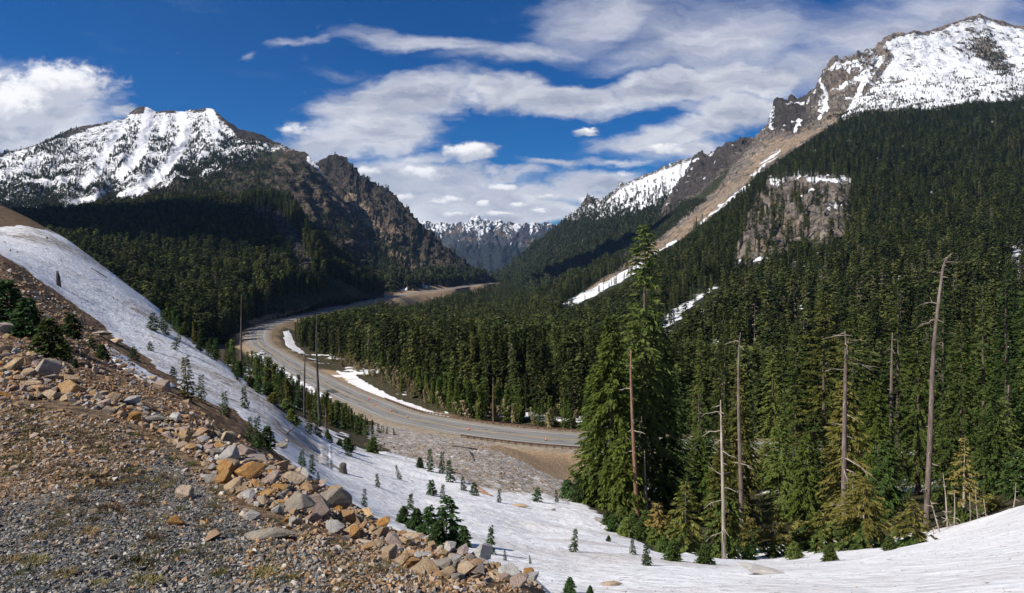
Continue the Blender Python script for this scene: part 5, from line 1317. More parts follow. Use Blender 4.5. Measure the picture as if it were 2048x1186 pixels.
hero(1328, 67, 640, 52, 'dark fir pressed against the right side of the tallest conifer', 104, M_FIR, nb=200, leaf=.42, prof=spire)
hero(1352, 74, 735, 46, 'dark blunt fir between the tallest conifer and the pale leaning snags', 105, M_FIR, nb=170, prof=full)
hero(1402, 82, 655, 46, 'slim dark fir behind the narrow yellowing tree with pale trunk', 106, M_MIDG, nb=180, prof=spire)
hero(1448, 100, 640, 46, 'dark pointed fir standing back between the two pale middle snags', 107, M_FIR, nb=160, prof=spire)
hero(1480, 54, 735, 48, 'olive yellow fir wrapped round the tall thin snag with a wispy tip', 108, M_OLIVE, nb=190, leaf=.38, prof=spire, z0=.1)
hero(1545, 95, 690, 46, 'bluish dark fir right of the olive yellow fir', 109, M_FIR, nb=170, prof=full)
hero(1592, 92, 640, 50, 'dense dark fir left of the broad layered hemlock', 110, M_MIDG, nb=180, prof=full)
hero(1648, 80, 585, 78, 'broad hemlock with open layered limbs above the tufted snag', 111, M_OLIVE, nb=130, leaf=.5, prof=full, low=-8, sag=.16, name='hemlock')
hero(1706, 96, 610, 60, 'dark fir rising behind the tufted snag', 112, M_MIDG, nb=170, prof=full)
hero(1752, 72, 760, 62, 'drooping green hemlock between the tufted snag and the curved snag', 113, M_BRIGHT, nb=170, prof=full, low=-28, name='hemlock')
hero(1795, 95, 570, 62, 'tall dark fir just left of the curved snag', 114, M_FIR, nb=180, prof=spire)
hero(1836, 82, 650, 60, 'green fir directly behind the curved snag', 115, M_MIDG, nb=170, prof=full)
hero(1884, 102, 560, 62, 'tall dark fir right of the curved snag tip', 116, M_FIR, nb=180, prof=spire)
hero(1922, 76, 650, 62, 'wide dark fir above the slender yellow sapling', 118, M_MIDG, nb=180, prof=full)
hero(1968, 96, 570, 58, 'dark pointed fir between the wide fir and the frame edge', 119, M_FIR, nb=170, prof=spire)
hero(2014, 92, 505, 56, 'very tall dark fir near the right edge, left of the snow gully', 120, M_FIR, nb=190, prof=spire)
hero(2058, 80, 560, 60, 'dark fir cut off by the right edge of the picture', 121, M_FIR, nb=170, prof=full)
hero(1690, 50, 760, 56, 'yellowed ragged fir around the tufted snag', 122, M_OLIVE, nb=90, leaf=.4, prof=full, low=-12, z0=.15)
hero(1560, 66, 835, 46, 'blue-green mid-height fir behind the short yellow stems', 123, M_FIR, nb=140, prof=full)
hero(1612, 62, 870, 44, 'small green fir left of the tufted snag foot', 124, M_BRIGHT, nb=130, prof=full)
hero(1410, 62, 870, 40, 'low green fir behind the narrow yellowing tree', 125, M_BRIGHT, nb=120, prof=full)
hero(1770, 58, 880, 50, 'low green fir between tufted snag and curved snag bases', 126, M_FIR, nb=120, prof=full)
hero(1900, 62, 850, 48, 'low dark fir right of the curved snag base', 127, M_MIDG, nb=120, prof=full)
hero(1990, 60, 830, 50, 'low dark fir by the leaning poles near the right edge', 128, M_FIR, nb=120, prof=full)
hero(2045, 52, 900, 46, 'low dark fir at the right edge above the snow bank', 129, M_FIR, nb=110, prof=full)
hero(1135, 62, 960, 18, 'small fir at the left foot of the bright hemlocks, beside the snow', 130, M_SAP, nb=60, leaf=.3, prof=full)
hero(1160, 60, 955, 26, 'small dense fir at the foot of the bright hemlocks', 131, M_SAP, nb=80, leaf=.3, prof=full)
rh = np.random.default_rng(9)
for i in range(18):
    px = 1345+i*39+rh.uniform(-12, 12); Yb = rh.uniform(74, 118)
    hero(px, Yb, rh.uniform(780, 890), rh.uniform(34, 50), 'dark fir filling the shade between the larger trees in front', 140+i, M_FIR, nb=100, prof=full if i % 2 else spire, group='firs filling the shade between the tall trees')
# dying firs in front: yellow tops, green skirts
def dying(px, Y, ptop, rpx, lab, seed, sk=.45, **k):
    b = on_ground(px, Y, .1); H = top_h(b, ptop)
    return make_tree('dying_fir', lab, 'tree', b, H, rpx, seed, k.pop('mat', M_YEL), M_PALE, group='yellowing young firs along the snow bank', nb=k.pop('nb', 34), leaf=k.pop('leaf', .22), z0=k.pop('z0', .3), prof=spire, low=-5, top=15, sag=.12, skirt=(M_FIR, sk, rpx*1.15), r0=.02+H*.016, wid=.2, **k)
dying(1446, 37, 835, 40, 'narrow yellowing tree on a tall pale straight trunk', 201, .5, mat=M_OLIVE, nb=150, z0=.2)
dying(1371, 33, 962, 46, 'yellow-topped young fir with pale trunk and round green foot, at the snow edge', 202, .55)
dying(1315, 40, 1006, 26, 'thin yellowing sapling left of the round-footed young fir', 203, .5)
dying(1550, 38, 1008, 40, 'yellow sapling with whorled dry branches above the pale boulder', 204, .4)
dying(1728, 35, 955, 74, 'largest yellow-brown young fir with wide green skirt in mid bank', 205, .45, nb=58)
dying(1706, 38, 945, 40, 'bare-stemmed yellow fir just behind the largest yellow one', 206, .4)
dying(1826, 31, 1002, 40, 'leaning pale-stemmed fir with green foot on the snow bank', 207, .35, lean=(.06, 0))
dying(1642, 38, 1022, 62, 'low spreading green-yellow fir left of the largest yellow one', 208, .75)
dying(1928, 44, 875, 34, 'slender yellow fir with bare lower stem, under the right dark firs', 209, .2)
dying(1985, 46, 990, 30, 'rusty-twigged little fir near the right end of the bank', 210, .4)
dying(1600, 40, 1040, 34, 'small half-dead fir beside the pale boulder', 211, .7)
dying(1340, 42, 1030, 24, 'tiny yellowing fir behind the round-footed one', 212, .6)
dying(1500, 42, 1035, 36, 'green-footed sapling between the two pale middle snags', 213, .8)

# standing dead trunks: listed along the trunk in the picture
def snag(pts, Y, rpx, lab, mat, nbr, seed, stub=(.3, 1.2), group=None, dY=0., tuft=None, bmat=None, name='dead_tree'):
    r = np.random.default_rng(seed)
    px0, py0 = pts[0]; b = on_ground(px0, Y, .2)
    e = bpy.data.objects.new(name, None); COL.objects.link(e); e.location = b; tag(e, lab, 'dead tree', group)
    W = [Vector((0, 0, 0))]
    for (a, c) in pts[1:]:
        q = P(a, c, Y)-b; W.append(q)
    cr = catmull([tuple(w) for w in W], 5); t = np.linspace(0, 1, len(cr))
    r0 = rpx/F*Y; rad = r0*(1-.80*t**1.15); rad[0] *= 1.25
    link('trunk', mesh_np('trunk', *tube(cr, rad, 10)), mat, e)
    for k in range(int(nbr*1.8)):
        f = r.uniform(.12, .97); i = int(f*(len(cr)-1)); p0 = cr[i]; a = r.uniform(0, 6.28); L = r.uniform(*stub)*(1.3-f*.6)*(1. if r.random() < .5 else .4)
        d = np.array([math.cos(a), math.sin(a), r.uniform(-.35, .25)]); pp = [p0]
        for s in range(1, 5): pp.append(p0+d*L*s/4+np.array([r.normal(0, .05)*L, r.normal(0, .05)*L, (-.14*s*s/16+r.normal(0, .03))*L]))
        v = [tube(pp, np.linspace(max(rad[i]*.28, .028), .010, 5), 5)]
        if L > .9:
            for s in (2, 3):
                q = pp[s]; d2 = d+r.normal(0, .6, 3); v.append(tube([q, q+d2*L*.18, q+d2*L*.3+np.array([0, 0, -.05])], [.014, .01, .006], 4))
        link('branch', mesh_np('branch', *merge(v)), bmat or M_PALE, e)
    if tuft:
        H_, z_, rm, n = tuft
        cv, cf = crown(H_, z_, rm, n, seed+4, leaf=.3, dens=.9, low=-10, top=20, sag=.15, prof=lambda t: .8-.5*abs(t-.4), wid=.2)
        link('crown', mesh_np('crown', cv, cf, smooth=False), M_OLIVE, e)
    return e
snag([(1852, 1062), (1857, 950), (1862, 830), (1866, 720), (1873, 640), (1882, 565), (1889, 525), (1904, 507)], 47, 5.7, 'tall brown snag whose tip curves to the right, standing in the snow bank trees', M_SNAG, 14, 301, (.5, 1.6))
H2 = (HY-660)/F*47
snag([(1689, 1075), (1688, 960), (1689, 850), (1691, 740), (1692, 690), (1690, 662)], 47, 5.6, 'grey snag with a yellow tuft of needles at the top', M_SNAG, 16, 302, (.8, 2.2), tuft=(14.6, 12.6, 1.1, 16))
snag([(1484, 1095), (1482, 980), (1478, 850), (1477, 760), (1478, 700), (1481, 665)], 46, 4.5, 'tall thin grey snag with a wispy tip in front of the olive fir', M_SNAG, 9, 303, (.5, 1.5))
snag([(1448, 1134), (1446, 1000), (1443, 880), (1441, 800)], 35.5, 4.1, 'pale straight snag of the narrow yellowing tree', M_PALE, 10, 304, (.5, 1.4))
snag([(1275, 1038), (1271, 960), (1266, 860), (1262, 760), (1262, 700)], 56, 5.4, 'reddish dead trunk with short stubs in front of the bright hemlock', M_BARKR, 10, 305, (.5, 1.6))
snag([(1294, 1040), (1290, 960), (1289, 900)], 57, 3.6, 'short pale trunk just right of the reddish dead trunk', M_PALE, 2, 306, (.3, .8))
snag([(2016, 960), (2016, 860), (2017, 770)], 80, 5.4, 'greyish bare trunk amid the dark firs near the right edge', M_SNAG, 3, 307)
snag([(1784, 900), (1783, 780), (1785, 665)], 86, 5., 'dark grey trunk with broken limbs between the two big snags', M_SNAG, 8, 308, (.8, 2.2))
snag([(1969, 1000), (1968, 930)], 66, 3., 'short grey trunk under the dark firs by the leaning poles', M_SNAG, 1, 309)
snag([(1399, 905), (1398, 850), (1397, 790)], 88, 3.4, 'grey trunk half hidden behind the slim dark fir', M_SNAG, 5, 310)
snag([(482, 770), (482, 690), (483, 590)], 112, 2.5, 'tall bare grey pole standing by the lower left snow, beside the bend', M_SNAG, 6, 311, (.2, .6), bmat=M_SNAG)
snag([(640, 870), (637, 790), (633, 700), (634, 628)], 92, 3.4, 'tall blackened pole rising across the road, with a pale foot', M_DARKSNAG, 10, 312, (.2, .7), bmat=M_DARKSNAG)
snag([(609, 835), (609, 770), (610, 705)], 100, 2.8, 'dark broken pole with a few drooping limbs, left of the blackened pole', M_DARKSNAG, 9, 313, (.8, 2.4), bmat=M_DARKSNAG)
snag([(987, 862), (986, 800), (986, 755)], 187, 1.7, 'brown dead trunk at the edge of the wood behind the far guardrail', M_BARKR, 5, 314, (.6, 1.8))
snag([(651, 858), (652, 815)], 90, 2.0, 'short grey broken trunk right beside the blackened pole', M_SNAG, 2, 315)
snag([(540, 840), (530, 800)], 84, 1.2, 'thin leaning grey stick among the dark firs below the bend', M_SNAG, 2, 316)
POLES = [((1881, 1076), (1861, 1001)), ((1915, 1078), (1890, 1029)), ((1941, 1070), (1939, 986)), ((1956, 1066), (1950, 974)), ((1975, 1062), (1967, 998)), ((1895, 1045), (1886, 947)), ((1908, 1050), (1909, 984)), ((2026, 1030), (2032, 965)), ((1868, 1090), (1866, 1055)), ((1655, 1105), (1640, 1060))]
for i, (a, b_) in enumerate(POLES):
    lean = 'leaning' if abs(a[0]-b_[0]) > 12 else 'upright'
    snag([a, ((a[0]+b_[0])/2+1, (a[1]+b_[1])/2), b_], 40+i % 4, 1.6, f'thin {lean} dead pole poking out at the top of the snow bank', M_PALE, 5, 330+i, (.15, .5), group=f'thin {lean} dead poles on the snow bank', name='dead_sapling')

# saplings
SAPB = []
for i, (nb, rm, z0, lf) in enumerate([(80, .25, .03, .085), (75, .31, .02, .10), (80, .21, .04, .075), (80, .42, .02, .12), (150, .5, .0, .13)]):
    cv, cf = crown(1., z0, rm, nb, 400+i, leaf=lf*.75, dens=1.15, low=-5 if i < 3 else 5, top=35, sag=.2, prof=spire if i < 3 else full, wid=.24)
    cm = mesh_np('sapling_crown', cv, cf, smooth=False); cm.materials.append(M_SAP)
    p_, rd_ = trunk_pts(.97, .02, 400+i, wob=.01); tm = mesh_np('sapling_trunk', *tube(p_, rd_, 6)); tm.materials.append(M_BARK); SAPB.append((tm, cm))
# (foot column, foot row, height in rows, kind, label)
SAPS = [(756, 974, 27, 0, 'small sapling alone on the snow, left of the debris'), (800, 960, 30, 2, 'leaning sapling on the snow where the debris begins'), (863, 991, 32, 3, 'bushy sapling at the lower edge of the debris'), (884, 998, 28, 1, 'sapling right beside the bushy one under the debris'),
        (820, 1020, 34, 1, 'sapling standing above the big fir clump'), (728, 1013, 34, 0, 'lone dark sapling on clean snow beyond the boulders'), (998, 1005, 26, 0, 'neat little sapling on snow below the debris fan'), (1073, 1003, 28, 3, 'twin-topped bush on snow left of the hemlocks'), (1114, 1005, 25, 2, 'thin sapling at the foot of the tan bank'),
        (892, 1082, 88, 3, 'tallest young fir of the clump beyond the boulders'), (856, 1072, 62, 3, 'wide fir in the middle of the clump beyond the boulders'), (806, 1047, 34, 4, 'low spreading fir at the left end of the clump'), (928, 1092, 38, 4, 'low fir at the right end of the clump'), (832, 1062, 44, 4, 'broad low fir between the left and middle firs of the clump'), (874, 1090, 46, 4, 'broad low fir in front of the tallest one in the clump'), (908, 1096, 40, 4, 'spreading fir just right of the tallest one in the clump'),
        (979, 1107, 56, 0, 'dark young fir alone beside the white boulders'), (1010, 1121, 22, 2, 'sparse little shoot right of the lone dark fir'), (1061, 1128, 17, 2, 'tiny shoot on the snow above the last boulders'), (1147, 1104, 46, 0, 'thin sapling with a shadow on the wide snow'), (1217, 1083, 12, 4, 'tiny flat fir on the wide snow'),
        (1266, 1109, 30, 1, 'round little fir at the edge of the hollow'), (1294, 1131, 44, 1, 'small fir at the left of the tree hollow'), (860, 943, 44, 0, 'sapling at the left of the debris clump'), (884, 947, 42, 2, 'pointed sapling in the middle of the debris clump'), (901, 964, 44, 1, 'sapling at the right of the debris clump'), (840, 935, 20, 4, 'flattened fir at the far end of the debris clump'),
        (928, 981, 28, 1, 'small fir between the debris clump and the broken boards'), (949, 991, 26, 3, 'bush beside the brown logs on the snow'), (697, 911, 22, 3, 'dark bush on snow under the blackened pole'), (624, 947, 38, 0, 'sapling beside the stump on the snow'), (607, 935, 36, 2, 'thin sapling at the rim of the boulders'), (637, 966, 22, 0, 'small sapling at the corner of the boulders'),
        (1140, 1186, 30, 4, 'green bush at the bottom edge beyond the last boulders'), (1180, 1190, 18, 4, 'low green tuft of fir at the bottom edge'), (377, 800, 88, 2, 'pale feathery larch sapling on the left slope'), (402, 803, 52, 0, 'dark narrow fir right of the feathery larch'), (453, 833, 50, 0, 'dark fir at the rim halfway down the left slope'), (491, 817, 44, 0, 'slim fir on the lower snow tongue'),
        (514, 897, 62, 0, 'tall dark fir behind the big pinkish boulder'), (534, 897, 42, 4, 'spreading fir right behind the big pinkish boulder'), (500, 880, 46, 2, 'thin fir left behind the big pinkish boulder'), (268, 719, 26, 3, 'bush between soil and snow on the left slope'), (301, 701, 18, 3, 'low bush out on the left snow'), (347, 755, 22, 3, 'dark bush under the small snow tongue'),
        (350, 700, 46, 2, 'leaning dark fir on the upper snow edge'), (306, 660, 34, 3, 'dark shrubby fir on the crest of the snow'), (331, 668, 48, 0, 'pointed fir on the crest of the snow'), (322, 660, 40, 2, 'bare-topped fir on the crest of the snow'), (16, 652, 90, 4, 'big dark fir shrub at the left edge'), (54, 674, 76, 4, 'big rounded fir shrub, second from the left edge'), (97, 712, 74, 4, 'wide bright green fir shrub above the tan stones'), (130, 720, 40, 4, 'low dark fir shrub right of the bright green one'),
        (143, 676, 48, 4, 'dark fir shrub against the brown soil'), (184, 698, 28, 3, 'small fir shrub left of the snow tongue'), (206, 719, 30, 4, 'fir shrub at the head of the small snow tongue'), (150, 735, 16, 4, 'low green plant below the dark shrub'), (540, 790, 30, 0, 'sapling on the rim of the lower snow'), (600, 930, 26, 0, 'little fir at the boulder rim')]
for i, (px, py, hp, kd_, lab) in enumerate(SAPS):
    h_ = hit_ground(px, py)
    if h_ is None: print('no ground', px, py); continue
    H = hp/F*h_.y
    lean_ = R(18) if 'leaning' in lab else R(random.uniform(-8, 8))
    nm = 'fir_shrub' if kd_ == 4 else 'fir_sapling'
    e = tree_copy(nm, lab, 'young tree' if kd_ < 4 else 'shrub', 'saplings and shrubs on the near slopes', kd_, h_-Vector((0, 0, .04*H)), H*1.04, random.uniform(0, 6.28), 1., SAPB, {'crown': M_OLIVE} if 'larch' in lab else {'crown': M_FIR} if 'bright' in lab else None)
    e.rotation_euler.y = lean_

for i, (px, py, hp) in enumerate([(1228, 1064, 34), (1252, 1072, 36), (1282, 1080, 38), (1308, 1092, 36), (1242, 1048, 34), (1292, 1062, 40), (1326, 1106, 34), (1268, 1060, 36), (1215, 1050, 28), (1345, 1122, 40), (1410, 1128, 40), (1500, 1120, 34), (1590, 1118, 36), (1660, 1122, 34), (1780, 1100, 30)]):
    h_ = hit_ground(px, py)
    tree_copy('fir_shrub', 'low fir shrub along the snow edge in front of the tall trees', 'shrub', 'low fir shrubs along the snow edge', 4, h_-Vector((0, 0, .05)), hp/F*h_.y, i*1.3, 1.1, SAPB, {'crown': M_FIR})
EDGE = [(322, 624), (350, 645), (380, 670), (430, 712), (470, 742), (515, 776), (556, 806), (600, 848), (680, 882), (740, 905)]
for i in range(46):
    f = rh.uniform(0, len(EDGE)-1.01); k_ = int(f); a, b_ = EDGE[k_], EDGE[k_+1]; t_ = f-k_
    px = a[0]*(1-t_)+b_[0]*t_+rh.uniform(-8, 8); py = a[1]*(1-t_)+b_[1]*t_+rh.uniform(-4, 13); h_ = hit_ground(px, py)
    if h_ is None or h_.y > 150: continue
    kk_ = int(rh.choice([0, 1, 2, 4, 4]))
    e = tree_copy('fir_sapling' if kk_ < 4 else 'fir_shrub', 'small dark fir lining the right-hand edge of the long left snowfield', 'young tree' if kk_ < 4 else 'shrub', 'small firs lining the edge of the left snowfield', kk_, h_-Vector((0, 0, .1)), rh.uniform(20, 48)/F*h_.y*(1 if kk_ < 4 else .7), rh.uniform(0, 6.28), rh.uniform(.9, 1.2), SAPB, {'crown': [M_FIR, M_SAP, M_OLIVE][int(rh.integers(0, 3))]})
    e.rotation_euler.y = rh.normal(.08, .1)
# dark firs between the snow edge and the road
BANDP = [(330, 650), (395, 690), (470, 742), (560, 805), (640, 846), (720, 872), (800, 872), (790, 850), (735, 835), (690, 818), (620, 780), (560, 745), (500, 712), (440, 672), (380, 640)]
rb = np.random.default_rng(44); cnt = 0; tries = 0; used_ = []
while cnt < 165 and tries < 4000:
    tries += 1
    px = rb.uniform(330, 800); py = rb.uniform(640, 880)
    if not inpoly(px, py, BANDP): continue
    h_ = hit_ground(px, py)
    if h_ is None or h_.y > 300: continue
    if any(abs(px-a) < 4 and abs(py-b) < 5 for a, b in used_): continue
    d_, _, s_ = road_near(np.array([h_.x]), np.array([h_.y]))
    if d_[0] < 14: continue
    if py-np.interp(px, [330, 420, 480, 520, 560, 620, 660, 700, 760, 800], [600, 640, 684, 700, 728, 762, 786, 808, 838, 846]) < 24: continue
    used_.append((px, py)); cnt += 1
    lim = np.interp(px, [330, 420, 480, 520, 560, 620, 660, 700, 760, 800], [600, 640, 684, 700, 728, 762, 786, 808, 838, 846])     # keep the road in sight
    hp = min(rb.uniform(44, 100), max(20, py-lim-rb.uniform(0, 18)))
    low = px > 690
    tree_copy('young_fir', 'dark fir in the band between the snow edge and the road' if not low else 'low green fir at the lower end of the band below the road', 'tree', 'firs between snow and road' if not low else 'low firs below the road', *(lambda op: (int(rb.integers(0, 3)) if op else int(rb.integers(0, 5)), h_-Vector((0, 0, .2)), hp/F*h_.y*(.8 if op else 1.), rb.uniform(0, 6.28), rb.uniform(.7, 1.) if op else rb.uniform(1.4, 2.2), SAPB if op else NEAR, {'crown': [M_FIR, M_FIR, M_SAP, M_OLIVE][int(rb.integers(0, 4))]}))(rb.random() < .5)).rotation_euler.y = rb.normal(0, .07)
# young growth behind the far guardrail
M_STRAWT = mat_foliage('bent_dry_twigs', (.17, .145, .07), (.36, .30, .16), None, .25, trans=.1)
cnt = 0; tries = 0
YP = [(660, 722), (700, 743), (742, 756), (800, 787), (880, 820), (960, 841), (1060, 852), (1150, 861), (1150, 852), (1060, 840), (960, 822), (880, 794), (800, 758), (740, 733), (680, 712)]
while cnt < 185 and tries < 4000:
    tries += 1
    px = rb.uniform(660, 1150); py = rb.uniform(710, 862)
    if not inpoly(px, py, YP): continue
    h_ = hit_ground(px, py)
    if h_ is None or h_.y < 150: continue
    d_, _, s_ = road_near(np.array([h_.x]), np.array([h_.y]))
    if s_[0] < 10.5: continue
    cnt += 1; yel = rb.random() < (.85 if px < 850 else .4)
    e = tree_copy('young_fir', ('straw-coloured bent sapling' if yel else 'fresh green young fir')+' in the fringe behind the far guardrail', 'tree', ('straw-coloured' if yel else 'green')+' young growth behind the far guardrail', int(rb.integers(0, 3)) if yel else int(rb.integers(0, 5)), h_-Vector((0, 0, .2)), rb.uniform(4, 7.5) if yel else rb.uniform(5, 12), rb.uniform(0, 6.28), .8 if yel else rb.uniform(1.2, 1.8), SAPB if yel else NEAR, {'crown': M_STRAWT if yel else M_BRIGHT})
    e.rotation_euler.y = rb.normal(.45, .2) if yel else rb.normal(0, .05)

print('young growth', cnt)
# ---------------------------------------------------------------- rocks
def mat_rock(name, a, b, c, rand=0.15):
    m, nt, bs = mat_new(name); v = nt.pos(obj=True); oi = nt.new('ShaderNodeObjectInfo')
    vv = nt.vmath('ADD', v, nt.vmath('SCALE', oi.outputs['Location'], 3.7))
    n = nt.noise(vv, 1.6, 6, .65); n2 = nt.noise(vv, 9, 5, .7); n3 = nt.noise(vv, 34, 4, .7)
    col = nt.ramp(nt.math('ADD', nt.math('MULTIPLY', n, .65), nt.math('MULTIPLY', n2, .35)), [(.34, a), (.5, b), (.66, c)])
    col = nt.mix(nt.math('MULTIPLY', nt.ss(.5, .68, n3), .45), col, tuple(k*.55 for k in a))
    hs = nt.new('ShaderNodeHueSaturation'); nt.put(hs.inputs['Color'], col)
    nt.put(hs.inputs['Value'], nt.lin(0, 1, oi.outputs['Random'], 1-rand, 1+rand)); nt.put(hs.inputs['Saturation'], nt.lin(0, 1, nt.math('FRACT', nt.math('MULTIPLY', oi.outputs['Random'], 31.7)), .75, 1.15))
    nt.put(bs.inputs['Base Color'], hs.outputs[0])
    h = nt.math('ADD', nt.math('MULTIPLY', n2, .7), nt.math('MULTIPLY', n3, .3)); nt.put(bs.inputs['Normal'], nt.bump(h, .7, .12))
    return m
ROCKM = {'orange': mat_rock('orange_rock', (.30, .15, .06), (.46, .265, .11), (.52, .36, .20)),
         'tan': mat_rock('tan_rock', (.32, .215, .12), (.48, .345, .205), (.56, .45, .31)),
         'pinkish': mat_rock('pinkish_rock', (.27, .20, .165), (.38, .29, .245), (.46, .38, .33)),
         'grey': mat_rock('grey_rock', (.175, .15, .125), (.29, .255, .21), (.385, .345, .29)),
         'white': mat_rock('pale_rock', (.34, .31, .28), (.48, .455, .42), (.58, .56, .53))}
def rock_mesh(seed, sub=2, pts=13, flat=.8):
    r = np.random.default_rng(seed); bm = bmesh.new()
    P_ = r.normal(size=(pts, 3)); P_ /= np.linalg.norm(P_, axis=1)[:, None]; P_ *= r.uniform(.8, 1.05, (pts, 1)); P_ *= np.array([1, r.uniform(.65, .9), r.uniform(.5, flat)])
    for p in P_: bm.verts.new(p)
    h = bmesh.ops.convex_hull(bm, input=bm.verts)
    for v in [v for v in bm.verts if not v.link_faces]: bm.verts.remove(v)
    bmesh.ops.dissolve_limit(bm, angle_limit=R(14), verts=bm.verts, edges=bm.edges)
    bmesh.ops.bevel(bm, geom=bm.edges[:], offset=.035, segments=1, affect='EDGES', profile=.5)
    bmesh.ops.triangulate(bm, faces=bm.faces)
    if sub: bmesh.ops.subdivide_edges(bm, edges=bm.edges, cuts=sub, use_grid_fill=True)
    bmesh.ops.triangulate(bm, faces=bm.faces)
    V = np.array([v.co for v in bm.verts]); Fc = [tuple(v.index for v in f.verts) for f in (bm.verts.index_update() or bm.faces)]; bm.free()
    n = V/(np.linalg.norm(V, axis=1)[:, None]+1e-9)
    V = V+n*(.05*fbm(V[:, 0]*1.8+seed, V[:, 1]*1.8, V[:, 2]*1.8, 4))[:, None]*(1 if sub else .5)
    V /= max(V[:, 0].max()-V[:, 0].min(), 1e-6)
    return V, Fc
ROCKS = [mesh_np('rock', *rock_mesh(500+i, 2), smooth=False) for i in range(12)]
for me in ROCKS: me.materials.append(ROCKM['tan'])
rr = np.random.default_rng(61)
def put_rock(px, py, wpx, colr, label, group=None, name='boulder', variant=None, squash=None, sink=.13, rz=None, tilt=.25):
    h_ = hit_ground(px, py)
    if h_ is None: return None
    w = wpx/F*h_.y; o = bpy.data.objects.new(name, ROCKS[variant if variant is not None else int(rr.integers(0, 12))]); COL.objects.link(o)
    s = squash or (1., rr.uniform(.8, 1.1), rr.uniform(.75, 1.25))
    o.scale = (w*s[0], w*s[1], w*s[2]); o.location = h_+Vector((0, 0, w*s[2]*(.33-sink)))
    o.rotation_euler = (rr.uniform(-tilt, tilt), rr.uniform(-tilt, tilt), rr.uniform(0, 6.28) if rz is None else rz)
    o.material_slots[0].link = 'OBJECT'; o.material_slots[0].material = ROCKM[colr]
    tag(o, label, 'boulder', group); return o
